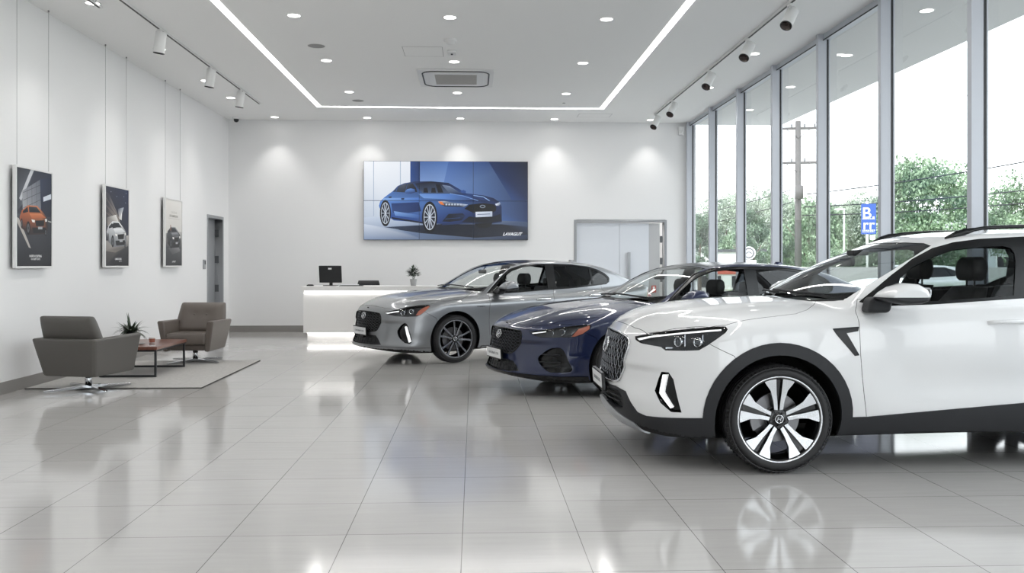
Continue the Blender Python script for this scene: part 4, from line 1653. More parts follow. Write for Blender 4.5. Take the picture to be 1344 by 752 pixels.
# ------------------------------------------------------------------ the two saloons share a body
def saloon(name, lab, loc, az, kz, kind, pm):
    car = empty('car', lab, 'car', loc, rad(az))
    sh = Shell(sedan_shape(kz, kind), .020)
    dx = -.05 if kind == 'blue' else 0.0
    K = lambda pts: [(u, v * kz) for u, v in pts]
    K3 = lambda pts: [(x + dx, y, z * kz) for x, y, z in pts]
    KF = lambda pts: [(y, z * kz) for y, z in pts]
    HC = (.02, .345)
    for xw in (HC[0], HC[0] + 2.85):
        sh.cut(arc_pts(xw, HC[1], .395, 44), 'side', 'hole')
    sh.mark(lambda n, c: n.z < -.55 and c.z < .30, 'underbody')
    hood = [(-.872 + dx, -.02), (-.872 + dx, 0), (-.878 + dx, .268), (-.86 + dx, .42), (-.80 + dx, .57), (-.70 + dx, .675), (-.55, .77), (-.385, .845), (-.25, .862), (-.05, .866), (.133, .858), (.24, .82), (.33, .75), (.46, .62), (.38, .45), (.30, .25), (.265, 0), (.265, -.02)]
    sh.cut(hood, 'top', 'hood', cond=lambda c: c.z > .70 * kz)
    sh.cut(KF([(-.02, 1.052), (.3, 1.046), (.52, 1.026), (.70, 1.012), (.686, 1.09), (.662, 1.163), (.60, 1.29), (.525, 1.392), (.40, 1.412), (.2, 1.425), (-.02, 1.430)]), 'front', 'windscreen', cond=lambda c: .2 < c.x < 1.6)
    sh.cut([(.24, -.02), (.265, 0), (.30, .25), (.38, .45), (.46, .62), (.56, .74), (.66, .70), (.55, .5), (.5, -.02)], 'top', 'cowl', cond=lambda c: c.z > .95 * kz and c.x > .2)
    trim = K([(.59, .976), (.70, 1.062), (.82, 1.148), (.96, 1.243), (1.11, 1.330), (1.32, 1.390), (1.6, 1.411), (1.9, 1.414), (2.24, 1.404), (2.6, 1.366), (2.76, 1.322), (2.89, 1.262), (2.955, 1.20), (2.965, 1.165), (2.93, 1.118), (2.86, 1.085), (2.55, 1.060), (2.15, 1.031), (1.7, 1.012), (1.3, .992), (.95, .974)])
    sh.cut(trim, 'side', 'trim')
    sh.cut(K([(.70, 1.000), (.836, 1.132), (.98, 1.230), (1.127, 1.308), (1.317, 1.364), (1.566, 1.385), (1.735, 1.387), (1.715, 1.25), (1.68, 1.034), (1.322, 1.014), (.957, .998)]), 'side', 'front_glass', ('trim',))
    sh.cut(K([(1.845, 1.045), (1.875, 1.22), (1.90, 1.38), (2.24, 1.380), (2.572, 1.343), (2.557, 1.084), (2.154, 1.053)]), 'side', 'rear_glass', ('trim',))
    sh.cut(K([(2.592, 1.086), (2.618, 1.322), (2.74, 1.290), (2.863, 1.237), (2.92, 1.19), (2.93, 1.16), (2.90, 1.128), (2.841, 1.106)]), 'side', 'quarter_glass', ('trim',))
    sh.cut([(2.75, -.02), (2.80, .3), (3.0, .55), (3.5, .60), (3.62, .4), (3.66, -.02)], 'top', 'back_glass', cond=lambda c: c.z > 1.1 * kz)
    sh.cut([(1.30, -.02), (1.32, .30), (1.36, .50), (1.50, .54), (2.05, .53), (2.12, .4), (2.14, -.02)], 'top', 'roof_glass', cond=lambda c: c.z > 1.38 * kz)
    sh.cut(K([(.632, .985), (.59, .87), (.571, .75), (.571, .594), (.585, .42), (.612, .28), (.64, .17), (1.70, .17), (1.70, .82), (1.79, 1.04)]), 'side', 'front_door')
    sh.cut(K([(1.70, .17), (1.70, .82), (1.79, 1.04), (2.74, 1.10), (2.72, .92), (2.60, .75), (2.44, .62), (2.36, .45), (2.36, .17)]), 'side', 'rear_door')
    ALLB = ('body', 'hood', 'front_door')
    if kind == 'silver':
        hl = [(-.876, .470, .727), (-.796, .586, .758), (-.714, .67, .782), (-.622, .731, .807), (-.513, .794, .824), (-.383, .851, .833), (-.372, .867, .815), (-.444, .867, .751), (-.505, .85, .702), (-.549, .832, .681), (-.67, .76, .674), (-.787, .642, .680), (-.855, .54, .704)]
        amb = [(-.569, .82, .690), (-.53, .829, .752), (-.467, .842, .795), (-.385, .853, .826), (-.375, .868, .812), (-.444, .867, .751), (-.52, .846, .692)]
        grl = KF([(-.02, .730), (.2, .726), (.37, .714), (.415, .704), (.448, .64), (.445, .61), (.40, .49), (.37, .462), (.2, .45), (-.02, .45)])
        itk = KF([(-.02, .40), (.21, .402), (.37, .402), (.43, .35), (.505, .282), (.30, .272), (-.02, .272)])
        fog = [(-.782, .672, .469), (-.76, .69, .52), (-.735, .712, .560), (-.698, .746, .590), (-.67, .772, .56), (-.645, .79, .46), (-.617, .813, .329), (-.654, .797, .298), (-.718, .752, .316), (-.770, .697, .391)]
    else:
        hl = [(-.833, .476, .708), (-.765, .585, .729), (-.685, .681, .747), (-.573, .768, .771), (-.45, .83, .789), (-.335, .874, .795), (-.345, .882, .75), (-.421, .868, .698), (-.504, .835, .664), (-.628, .756, .658), (-.762, .613, .655), (-.806, .538, .675)]
        hl = [(x + .0, y, z) for x, y, z in hl]
        amb = [(-.525, .82, .668), (-.456, .842, .752), (-.343, .872, .790), (-.350, .882, .75), (-.421, .866, .699), (-.50, .838, .668)]
        grl = KF([(-.02, .722), (.2, .720), (.40, .716), (.45, .708), (.475, .650), (.46, .60), (.425, .54), (.38, .48), (.30, .455), (-.02, .45)])
        itk = KF([(-.02, .39), (.19, .388), (.37, .380), (.43, .34), (.50, .284), (.34, .268), (-.02, .262)])
        fog = [(-.800, .590, .435), (-.74, .65, .50), (-.690, .70, .545), (-.632, .764, .552), (-.595, .79, .52), (-.56, .82, .40), (-.520, .842, .295), (-.62, .79, .285), (-.73, .715, .285), (-.785, .63, .36)]
        dxs = [(x - 0.0, y, z) for x, y, z in fog]
    q = (lambda pts: [(x, y, z * kz) for x, y, z in pts])
    sh.cut(U(q(hl)), 'obl', 'headlight', ALLB)
    sh.cut(U(q(amb)), 'obl', 'amber', ('headlight',))
    sh.cut(chaikin(U(q(fog)), 1), 'obl', 'fog_housing', ALLB)
    if kind == 'silver':
        sh.cut(U(q([(-.868, .485, .722), (-.79, .592, .745), (-.735, .65, .757), (-.74, .655, .738), (-.80, .60, .728), (-.862, .52, .708)])), 'obl', 'drl', ('headlight',))
        sh.cut(U(q([(-.704, .748, .535), (-.690, .758, .545), (-.676, .770, .530), (-.650, .790, .42), (-.628, .806, .330), (-.661, .788, .318), (-.686, .768, .42)])), 'obl', 'fog_guide', ('fog_housing',))
    else:
        sh.cut(U(q([(-.815, .50, .70), (-.72, .64, .725), (-.725, .645, .712), (-.81, .52, .688)])), 'obl', 'drl', ('headlight',))
    sh.cut(grl, 'front', 'grille', ('body', 'hood'))
    sh.cut(itk, 'front', 'intake')
    sh.cut(U(q([(-1.1, 0, .258), (-1.0, .34, .256), (-.917, .549, .256), (-.626, .811, .240), (-.40, .90, .236)])) + [(.36, .05), (-.85, .05)], 'obl', 'lip', ('body',), cond=lambda c: c.x < -.2)
    sh.cut(U(q([(-.431, .876, .727), (-.30, .913, .654)])) + [(.47, .55 * kz), (.47, .05), (-.9, .05), (-.9, .80 * kz), (.2, .80 * kz)], 'obl', 'bumper', ('body',), cond=lambda c: c.x < -.2)
    sh.cut(K([(3.62, .86), (4.0, .86), (4.0, 1.0), (3.66, .99)]), 'side', 'taillight')
    sh.cut(KF([(-.02, .88), (-.02, .95), (1.0, .98), (1.0, .86)]), 'rear', 'taillight', cond=lambda c: c.x > 3.72)
    # thin sill strip
    sh.cut(K([(.45, .05), (.45, .225), (1.4, .235), (2.45, .245), (2.45, .05)]), 'side', 'sill', ('body', 'front_door', 'rear_door'))

    sh.emit('body', 'body_shell', [pm, M_blackp], car)
    sh.emit('hood', 'hood', [pm, M_blackp], car)
    sh.emit('bumper', 'front_bumper', [pm, M_blackp], car)
    sh.emit('front_door', 'front_door', [pm, M_blackp], car, True)
    sh.emit('rear_door', 'rear_door', [pm, M_blackp], car, True)
    sh.emit('sill', 'side_sill', [pm, M_blackp], car, True, off=.006)
    sh.emit('lip', 'front_lip', [pm if kind == 'silver' else M_blackp, M_blackp], car, off=.014, rim=.03, shrink=-.002)
    sh.emit('underbody', 'underbody', M_under, car, rim=0)
    sh.emit('cowl', 'cowl', M_clad, car, off=-.004)
    sh.emit('windscreen', 'windscreen', [M_wind, M_black], car, off=-.003, rim=.006)
    sh.emit('roof_glass', 'roof_glass', [M_blackp, M_black], car, off=0)
    sh.emit('trim', 'window_frame', [M_blackp, M_blackp], car, True, off=-.002)
    sh.emit('front_glass', 'front_window', [M_sideg, M_black], car, True, off=-.010, rim=.0, shrink=-.004)
    for o in sh.emit('rear_glass', 'rear_window', [M_tint, M_black], car, True, off=-.008, rim=.0, shrink=-.004)[1:]:
        o.data.materials[0] = M_farg
    sh.emit('quarter_glass', 'quarter_window', [M_tint, M_black], car, True, off=-.008, rim=.0, shrink=-.004)
    sh.emit('back_glass', 'rear_windscreen', [M_tint, M_black], car, off=-.003, rim=.004)
    sh.emit('taillight', 'taillight', [bpy.data.materials['lamp_red'], M_black], car, True)
    # bright strip along the window line
    for s in (-1, 1):
        st = MB()
        P = [sh.sidep(x, z, s, .002)[0] for x, z in trim[:15]]
        st.tube(P, .006, 6)
        st.build('window_strip', M_skid if kind == 'silver' else M_blackp, car)
    hls = sh.emit(['headlight', 'drl', 'amber'], 'headlight', [M_lampin, M_lampin], car, True, off=-.045, rim=-.043, shrink=0)
    for nm, a, b, of in (('lamp_cover', 'headlight', M_lenscl, .0), ('light_bar', 'drl', M_drl, -.003), ('side_reflector', 'amber', M_amber, -.003)):
        for h_, c_ in zip(hls, sh.emit(a, nm, [b, M_black], car, True, off=of, rim=.006, shrink=.001)):
            c_.parent = h_
    hz = .745 * kz if kind == 'silver' else .715 * kz
    lamp_bowls(sh, hls, [(-.72 + dx * .3, .70, hz - .02), (-.625 + dx * .3, .775, hz)], .027, .032)
    for k, o in enumerate(hls):
        s = -1 if k == 0 else 1
        f = MB()
        for x, y in ((-.675, .70), (-.58, .765)):
            f.box(x - .005, x + .005, s * y - .02, s * y + .02, hz - .05, hz + .04)
        f.build('reflector', M_reflc, o)
    fgs = sh.emit(['fog_housing', 'fog_guide'], 'fog_lamp', [M_blackp, M_blackp], car, True, off=-.045, rim=-.046, shrink=0)
    if kind == 'silver':
        for h_, c_ in zip(fgs, sh.emit('fog_guide', 'light_bar', [M_drl, M_drl], car, True, off=-.004, rim=.04, shrink=.001)):
            c_.parent = h_
    else:
        for k, o in enumerate(fgs):
            s = -1 if k == 0 else 1
            f = MB()
            for z in (.34, .39, .47):
                f.tube([sh.hit(p=(-1.5, s * y, z * kz), d=(1, 0, 0))[0] + np.array([.022, 0, 0]) for y in (.64, .70, .76, .80)], .008, 6)
            f.box(-.72, -.66, s * .70 - .05, s * .70 + .05, .40 * kz, .44 * kz)
            f.build('fog_slats', M_clad, o)
    sh.emit('grille', 'grille_backing', [M_under, M_under], car, off=-.045, rim=-.045, shrink=0)
    gcol = mat('grille_mesh_' + kind, srgb(62, 64, 67) if kind == 'silver' else srgb(48, 52, 60), 0.3, .6)
    gr = mesh_grille(sh, grl, .44 * kz, .735 * kz, .050 if kind == 'silver' else .046, .0036, gcol, 'grille', car, 'wave' if kind == 'blue' else 'wave')
    loop = [(0, grl[0][1])] + [p for p in grl if p[0] >= 0] + [(0, grl[-1][1])]
    P = [sh.front(y, z, .002) for y, z in chaikin(loop, 1, False)]
    MB().tube([Vector((p.x, -p.y, p.z)) for p in P[::-1]] + P[1:], .007, 8).build('grille_surround', M_blackp, gr)
    sh.emit('intake', 'lower_intake', [M_black, M_black], car, off=-.04, rim=-.04, shrink=0)
    ib = MB()
    for z in (.295, .325, .355, .385):
        ib.tube([sh.front(y, z * kz, -.02) for y in np.linspace(-.42, .42, 17)], .006, 6, cap=False)
    for y in np.linspace(-.36, .36, 9):
        ib.tube([sh.front(y, .28 * kz, -.025), sh.front(y, .395 * kz, -.025)], .005, 6, cap=False)
    ib.build('intake_bars', M_clad, car)
    emblem('front_emblem', sh, 0, (.665 if kind == 'silver' else .652) * kz, .125, .085, car, .008)
    plate(car, sh, (.452 if kind == 'silver' else .440) * kz, .44, .10, .035)
    hb = MB()
    p = sh.front(0, .775 * kz, .003)
    hb.sphere(p, .016, 14, 8, None, (.35, 1.9, .7))
    hb.build('camera_eye', M_black, car)
    for s in (-1,):
        mirror_part(car, s, K([(.70, 1.045), (.73, 1.09), (.79, 1.135), (.86, 1.158), (.93, 1.152), (.97, 1.12), (.985, 1.075), (.98, 1.035), (.95, 1.02), (.85, 1.01), (.76, 1.022)]), 1.045 * kz, .895, 1.09, pm, M_clad, (.70, .82, .965 * kz))
    door_handle(car, sh, 1.40, 1.66, .866 * kz, M_chrome if kind == 'silver' else pm)
    door_handle(car, sh, 2.38, 2.60, .905 * kz, M_chrome if kind == 'silver' else pm)
    fin = MB()
    for_ = sh.hit(p=(2.70, 0, 2.2), d=(0, 0, -1))[0]
    fin.loft([[(for_[0] + x * k, y * k, for_[2] - .01 + z) for x, y in ((-.08, 0), (0, .022), (.10, .018), (.11, 0), (.10, -.018), (0, -.022))] for k, z in ((1, 0), (.8, .025), (.45, .06))], True, True, True)
    fin.build('antenna_fin', pm, car)
    blade_wiper(sh, car, [(.52, 1.048 * kz), (.25, 1.064 * kz), (-.05, 1.066 * kz)])
    blade_wiper(sh, car, [(.04, 1.078 * kz), (-.28, 1.066 * kz), (-.56, 1.044 * kz)])
    if kind == 'silver':      # small dark model script on the fender, too small to read
        bd = MB()
        rng = random.Random(3)
        x = .365
        while x < .50:
            wd = rng.uniform(.008, .014)
            p, n = sh.sidep(x, .797, -1, .001)
            bd.box(p.x, p.x + wd * .35, p.y - .002, p.y + .002, .789, .806 if x < .40 else .803)
            bd.box(p.x, p.x + wd, p.y - .002, p.y + .002, rng.choice((.789, .795, .800)), .804)
            x += wd * 1.5
        bd.build('fender_script', M_black, car)
    for xw in (HC[0], HC[0] + 2.85):
        well(car, xw, HC[1], .415, .83, .50)
        for s in (-1, 1):
            wheel(car, (xw, s * .80, .345), s, .345, .262, .225, 'sedan', rad(9))
    seat(car, 1.28, -.36, .50, 1.26 * kz, M_seat)
    seat(car, 1.28, .36, .50, 1.26 * kz, M_seat)
    bs = MB()
    for y in (-.38, .38):
        bs.loft([[(2.20 + .26 * t + a, y + b * s_, .45 + .58 * t) for a, b in rounded(-.07, .07, -.30, .30, .05)] for t, s_ in ((0, 1), (.5, 1), (1, .85))], True, True, True)
        bs.loft([[(2.50 + a, y + b * s_, 1.03 + .14 * t) for a, b in rounded(-.04, .04, -.12, .12, .03)] for t, s_ in ((0, .9), (.5, 1), (1, .8))], True, True, True)
    bs.build('rear_bench', M_seat, car)
    db = MB()
    db.loft([[(a, y, b * kz) for a, b in ((.42, .70), (.48, .95), (.62, .985), (.84, .98), (.94, .92), (.97, .78), (.85, .65))] for y in (-.74, -.4, 0, .4, .74)], True, True, True)
    db.build('dashboard', M_dash, car)
    steering(car, 1.10, -.36, .90 * kz)
    fl = MB().box(.5, 3.4, -.72, .72, .25, .31)
    fl.box(.6, 3.2, -.79, -.75, .31, .93 * kz).box(.6, 3.2, .75, .79, .31, .93 * kz)
    fl.build('cabin_floor', M_under, car)
    rv = MB()
    rv.prism(rounded(-.11, .11, -.03, .03, .025), .98, 1.0, 'x', M=Matrix.Translation((0, 0, 1.29 * kz)))
    rv.tube([(1.0, 0, 1.30 * kz), (1.05, 0, 1.37 * kz)], .01, 8)
    rv.build('rear_view_mirror', M_dash, car, bevel=.006)
    sh.bm.free()
    return car


M_ps = paint('silver_paint', srgb(134, 136, 139), 0.36, 0.8, flake=.08)
M_pb = paint('blue_paint', srgb(0, 20, 62), 0.36, 0.3, flake=.06)
saloon('car', 'silver four-door saloon with dark mesh grille, parked in front of the reception desk', (-.724, 13.195, 0), 30, 1.0, 'silver', M_ps)
saloon('car', 'dark blue four-door saloon parked between the white and the silver car', (1.27, 10.05, 0), 18.5, .97, 'blue', M_pb)
# ------------------------------------------------------------------ reception desk
D_Y = 16.14
M_desk = mat('desk_white', srgb(234, 233, 231), 0.35)
dk = empty('reception_desk', 'long white reception desk with glowing strips under top and panel', 'desk', (-1.3, 16.5, 0))
X0, X1 = -3.15 + 1.3, .75 + 1.3
sl = MB().box(X0, X1, D_Y - 16.5, .42, .915, 1.0)
sl.build('desk_top', M_desk, dk, bevel=.004)
pn = MB().box(X0 + .03, X1 - .03, D_Y + .045 - 16.5, .20, .15, .895)
pn.box(X0 + .03, X0 + .07, .20, .40, .0, .915).box(X1 - .07, X1 - .03, .20, .40, 0, .915)
pn.build('front_panel', M_desk, dk, bevel=.003)
MB().box(X0 + .05, X1 - .05, D_Y + .07 - 16.5, .19, .895, .915).build('top_gap', M_desk, dk)
MB().box(X0 + .09, X1 - .09, D_Y + .12 - 16.5, .18, .0, .15).build('plinth', M_desk, dk)
g = MB().box(X0 + .05, X1 - .05, D_Y + .03 - 16.5, D_Y + .04 - 16.5, .909, .9145)
g.build('top_glow_strip', M_led, dk)
g = MB().box(X0 + .09, X1 - .09, D_Y + .085 - 16.5, D_Y + .105 - 16.5, .144, .1495)
g.build('plinth_glow_strip', M_led, dk)
lamp('lamp', 'AREA', ((X0 + X1) / 2, D_Y + .025 - 16.5, .905), 3.2, (1, .98, .95), X1 - X0 - .1, (0, .12, -1), shape='RECTANGLE', size_y=.02, parent=dk)
lamp('lamp', 'AREA', ((X0 + X1) / 2, D_Y + .095 - 16.5, .142), 2.2, (1, .98, .95), X1 - X0 - .2, (0, .15, -1), shape='RECTANGLE', size_y=.02, parent=dk)

M_mon = mat('monitor_black', srgb(26, 27, 29), 0.4)
mo = empty('monitor', 'black desktop monitor seen from behind on the reception desk', 'monitor', (-2.67, 16.5, 1.0), rad(-8))
MB().prism(rounded(-.13, .13, -.09, .09, .03), 0, .012, 'z').build('base', M_mon, mo, bevel=.003)
MB().box(-.03, .03, .0, .03, .012, .20).build('stand', M_mon, mo, bevel=.006)
TM = Matrix.Translation((0, -.01, .215)) @ Matrix.Rotation(rad(8), 4, 'X')
MB().box(-.215, .215, -.03, -.002, -.155, .165, M=TM).build('housing', M_mon, mo, bevel=.008)
MB().box(-.205, .205, .0 - .002, .001, -.145, .155, M=TM).build('screen', mat('monitor_screen', srgb(12, 13, 15), .1), mo)
MB().box(-.035, .03, -.032, -.0302, .095, .125, M=TM).build('rating_label', M_white, mo)
kb = empty('keyboard', 'thin dark keyboard lying beside the monitor foot', 'keyboard', (-2.26, 16.30, 1.0))
b = MB().box(-.22, .22, -.065, .065, 0, .012)
b.build('body', M_mon, kb, bevel=.004)
k = MB()
for i in range(14):
    for j in range(5):
        k.box(-.20 + i * .029, -.176 + i * .029, -.055 + j * .022, -.037 + j * .022, .012, .017)
k.build('keys', M_dgrey, kb)
pp = empty('paper_pad', 'white paper pad under the monitor on the desk', 'paper', (-2.36, 16.72, 1.0))
MB().box(-.15, .17, -.1, .1, 0, .022).build('sheets', M_white, pp)
bx = empty('card_holder', 'small flat black box at the left end of the desk top', 'box', (-3.03, 16.4, 1.0))
MB().box(-.06, .06, -.05, .05, 0, .024).build('tray', M_mon, bx, bevel=.004)
MB().box(-.045, .045, -.03, .03, .024, .03).build('lid', M_mon, bx, bevel=.002)

oc = empty('office_chair', 'black office chair whose back rises behind the reception desk', 'chair', (-2.08, 17.35, 0), rad(4))
R = []
for t in np.linspace(0, 1, 7):
    R.append([(p[0], .20 + .06 * t + p[1] - .05 * (p[0] / .22) ** 2, .62 + .46 * t) for p in rounded(-.22 + (.02 if t in (0, 1) else 0), .22 - (.02 if t in (0, 1) else 0), -.03, .03, .025)])
c = MB()
c.loft(R, True, True, True)
M_oc = mat('chair_black', srgb(30, 31, 33), 0.6)
c.build('backrest', M_oc, oc)
MB().prism(rounded(-.24, .24, -.26, .22, .08), .44, .52, 'z').build('seat', M_oc, oc, bevel=.03, seg=3)
MB().tube([(0, .18, .46), (0, .26, .5), (0, .26, .7)], .02, 8).build('back_bracket', M_oc, oc)
MB().cyl((0, 0, .08), .03, .37).build('gas_column', M_oc, oc)
for i in range(5):
    a = 2 * PI * i / 5
    l = MB()
    l.tube([(0, 0, .11), (math.cos(a) * .28, math.sin(a) * .28, .075)], [.026, .016], 8)
    lo = l.build('leg', M_oc, oc)
    MB().cyl((math.cos(a) * .28 - .012, math.sin(a) * .28, .028), .028, .024, 14, 'x').build('caster', M_black, lo)


# ------------------------------------------------------------------ plants
M_leaf_d = mat('leaf_dark', srgb(52, 66, 50), 0.5, noise=(9, .35))
M_soil = mat('soil', srgb(50, 42, 36), 0.9)


def leaf(mb, base, d, up, L, w, droop, n=5):
    """one bent blade"""
    d = Vector(d).normalized()
    s = d.cross(Vector((0, 0, 1)))
    s = s.normalized() if s.length > 1e-3 else Vector((1, 0, 0))
    p = Vector(base)
    vs = []
    for i in range(n + 1):
        t = i / n
        ww = w * math.sin(PI * (.12 + .88 * t) ** .8) if t < 1 else 0.0008
        vs += [p - s * ww, p + Vector((0, 0, -.15 * ww)), p + s * ww]
        dd = (d + Vector((0, 0, up - droop * t * 2))).normalized()
        p = p + dd * (L / n)
    fs = []
    for i in range(n):
        a = i * 3
        fs += [(a, a + 1, a + 4, a + 3), (a + 1, a + 2, a + 5, a + 4)]
    mb.add(vs, fs, True)


def plant_pot(t, r0, r1, h, m):
    p = MB()
    p.lathe([(r0 * .9, 0), (r0, .004), (r1, h), (r1 - .008, h), (r1 - .012, h - .02)], 28, cap=False)
    p.lathe([(.001, .0), (r0 * .9, 0)], 28, cap=False)
    p.build('pot', m, t)
    MB().lathe([(.001, h - .018), (r1 - .010, h - .018)], 24, cap=False).build('soil', M_soil, t)


pl = empty('potted_plant', 'small round leafy plant in a grey pot on the reception desk', 'plant', (-1.13, 16.45, 1.0))
plant_pot(pl, .048, .066, .125, mat('pot_grey', srgb(168, 168, 168), .5))
fo = MB()
rng = random.Random(11)
for i in range(230):
    th, ph = rng.uniform(0, 2 * PI), math.acos(rng.uniform(-.55, 1))
    rr = .115 * rng.uniform(.35, 1)
    c = (rr * math.sin(ph) * math.cos(th), rr * math.sin(ph) * math.sin(th), .225 + rr * math.cos(ph))
    leaf(fo, c, (math.sin(ph) * math.cos(th), math.sin(ph) * math.sin(th), .2), .25, rng.uniform(.045, .07), rng.uniform(.014, .022), .5, 3)
for i in range(7):
    a = 2 * PI * i / 7
    fo.tube([(0, 0, .10), (math.cos(a) * .03, math.sin(a) * .03, .17), (math.cos(a) * .06, math.sin(a) * .06, .24)], .003, 5)
fo.build('foliage', M_leaf_d, pl, fix=False)

pt = empty('potted_plant', 'spiky leafed plant in a black pot on the low wooden table', 'plant', (-4.40, 11.45, .3878))
plant_pot(pt, .075, .078, .15, mat('pot_black', srgb(38, 38, 40), .3))
fo = MB()
for i in range(110):
    a = rng.uniform(0, 2 * PI)
    el = rng.uniform(.1, 1.5)
    r = rng.uniform(.0, .04)
    leaf(fo, (r * math.cos(a), r * math.sin(a), .135), (math.cos(a), math.sin(a), 0), el, rng.uniform(.13, .25), rng.uniform(.010, .018), .35 + .3 / (el + .3), 6)
for a in (2.2, 2.35):
    leaf(fo, (0, 0, .135), (math.cos(a), math.sin(a), 0), 2.2, .28, .013, .15, 6)
fo.build('foliage', M_leaf_d, pt, fix=False)

# ------------------------------------------------------------------ lounge corner
def hexa(mb, bot, top):
    """box with free corners: bot / top are 4 points counter-clockwise"""
    v = list(bot) + list(top)
    mb.add(v, [(3, 2, 1, 0), (4, 5, 6, 7), (0, 1, 5, 4), (1, 2, 6, 5), (2, 3, 7, 6), (3, 0, 4, 7)], False)


def armchair(lab, loc, rz, m, group):
    t = empty('armchair', lab, 'armchair', loc, rz, group)
    s = MB()
    # back wall of the shell, leaning out
    hexa(s, [(-.31, .25, .17), (.31, .25, .17), (.30, .32, .17), (-.30, .32, .17)], [(-.375, .34, .585), (.375, .34, .585), (.375, .42, .585), (-.375, .42, .585)])
    s.build('shell_back', m, t, bevel=.022, seg=3)
    for sg in (-1, 1):
        a = MB()
        q = lambda x, y, z: (sg * x, y, z)
        bot = [q(.25, -.36, .17), q(.325, -.36, .17), q(.325, .31, .17), q(.25, .31, .17)]
        top = [q(.30, -.40, .60), q(.395, -.40, .60), q(.395, .41, .585), q(.30, .41, .585)]
        if sg < 0:
            bot, top = bot[::-1], top[::-1]
        hexa(a, bot, top)
        a.build('armrest', m, t, bevel=.026, seg=3)
    b = MB()
    hexa(b, [(-.24, -.30, .18), (.24, -.30, .18), (.24, .28, .18), (-.24, .28, .18)], [(-.27, -.33, .27), (.27, -.33, .27), (.27, .3, .27), (-.27, .3, .27)])
    b.build('seat_base', m, t, bevel=.02)
    c = MB()
    R = []
    for tt, k, in ((0, .96), (.15, 1), (.5, 1.0), (.85, 1), (1, .95)):
        R.append([(p[0] * k, -.05 + p[1] * k, .27 + .15 * tt + .018 * tt * (1 - (p[0] / .3) ** 2)) for p in rounded(-.285, .285, -.34, .26, .05)])
    c.loft(R, True, True, True)
    c.build('seat_cushion', m, t, bevel=.012)
    k = MB()
    nx, nz = 14, 12
    W_, H_ = .318, .43

    def P(u, v, front):
        x = (u - .5) * 2 * W_ * (1.13 - .13 * v + .03 * math.sin(PI * v))
        yb = .18 + .17 * v
        z = .40 + H_ * v
        tuft = 0
        if front:
            for bx_ in (-.09, .09):
                tuft += .030 * math.exp(-(((x - bx_) / .055) ** 2 + ((z - .66) / .05) ** 2))
            edge = min(u, 1 - u) * 7, min(v, 1 - v) * 7
            bul = .055 * min(1, edge[0]) ** .5 * min(1, edge[1]) ** .5
            return (x, yb - .045 - bul + tuft, z)
        edge = min(u, 1 - u) * 7, min(v, 1 - v) * 7
        return (x, yb + .04 + .035 * min(1, edge[0]) ** .5 * min(1, edge[1]) ** .5, z)
    gridf = [P(i / nx, j / nz, True) for j in range(nz + 1) for i in range(nx + 1)]
    gridb = [P(i / nx, j / nz, False) for j in range(nz + 1) for i in range(nx + 1)]
    n1 = nx + 1
    fs = []
    for j in range(nz):
        for i in range(nx):
            a0 = j * n1 + i
            fs += [(a0, a0 + 1, a0 + 1 + n1, a0 + n1)]
            o_ = len(gridf)
            fs += [(o_ + a0, o_ + a0 + n1, o_ + a0 + n1 + 1, o_ + a0 + 1)]
    o_ = len(gridf)
    ringi = [i for i in range(nx)] + [j * n1 + nx for j in range(nz)] + [nz * n1 + nx - i for i in range(nx)] + [(nz - j) * n1 for j in range(nz)]
    for q in range(len(ringi)):
        a0, b0 = ringi[q], ringi[(q + 1) % len(ringi)]
        fs.append((a0, o_ + a0, o_ + b0, b0))
    k.add(gridf + gridb, fs, True)
    kc = k.build('back_cushion', m, t, subsurf=1)
    for bx_ in (-.09, .09):
        MB().sphere((bx_, .205, .66), .014, 12, 8, None, (1, .6, 1)).build('button', m, kc)
    p = MB()
    p.cyl((0, 0, .03), .036, .15, 20)
    p.lathe([(.075, .172), (.075, .18), (.001, .18)], 24, cap=False)
    p.build('pedestal', M_chrome, t)
    for i in range(4):
        a = PI / 4 + PI / 2 * i + .25
        ca, sa = math.cos(a), math.sin(a)
        f = MB()
        w0, w1 = .030, .020
        hexa(f, [(-sa * w0 * -1, ca * w0 * -1, .012), (ca * .47 + sa * w1, sa * .47 - ca * w1, .001), (ca * .47 - sa * w1, sa * .47 + ca * w1, .001), (-sa * w0, ca * w0, .012)],
             [(sa * w0, -ca * w0, .045), (ca * .47 + sa * w1, sa * .47 - ca * w1, .020), (ca * .47 - sa * w1, sa * .47 + ca * w1, .020), (-sa * w0, ca * w0, .045)])
        f.build('foot', M_chrome, t, bevel=.002)
    return t


M_lth = mat('charcoal_leather', srgb(84, 81, 77), 0.42, bump=(140, .12))
M_lth2 = mat('taupe_leather', srgb(98, 90, 84), 0.40, bump=(140, .12))
armchair('dark grey swivel armchair turned away, on the near edge of the rug', (-4.30, 9.98, .0145), rad(180 - 14), M_lth, 'lounge armchairs')
armchair('brownish grey armchair facing the viewer by the left door', (-3.98, 12.72, .0145), rad(-3), M_lth2, 'lounge armchairs')

rg = MB().prism([(-5.03, 10.05), (-3.07, 10.02), (-3.10, 12.86), (-5.03, 12.86)], .0005, .011, 'z')
rm = mat('rug_grey', srgb(176, 174, 171), 0.95, noise=(34, .22), bump=(260, .8))
r_ = rg.build('rug', rm)
tag(r_, 'pale grey woven rug under the low table by the left wall', 'rug')
e_ = MB()
e_.tube([(-5.03, 10.05, .007), (-3.07, 10.02, .007), (-3.10, 12.86, .007)], .007, 6)
e_.build('binding', mat('rug_edge', srgb(80, 78, 76), .9), r_)

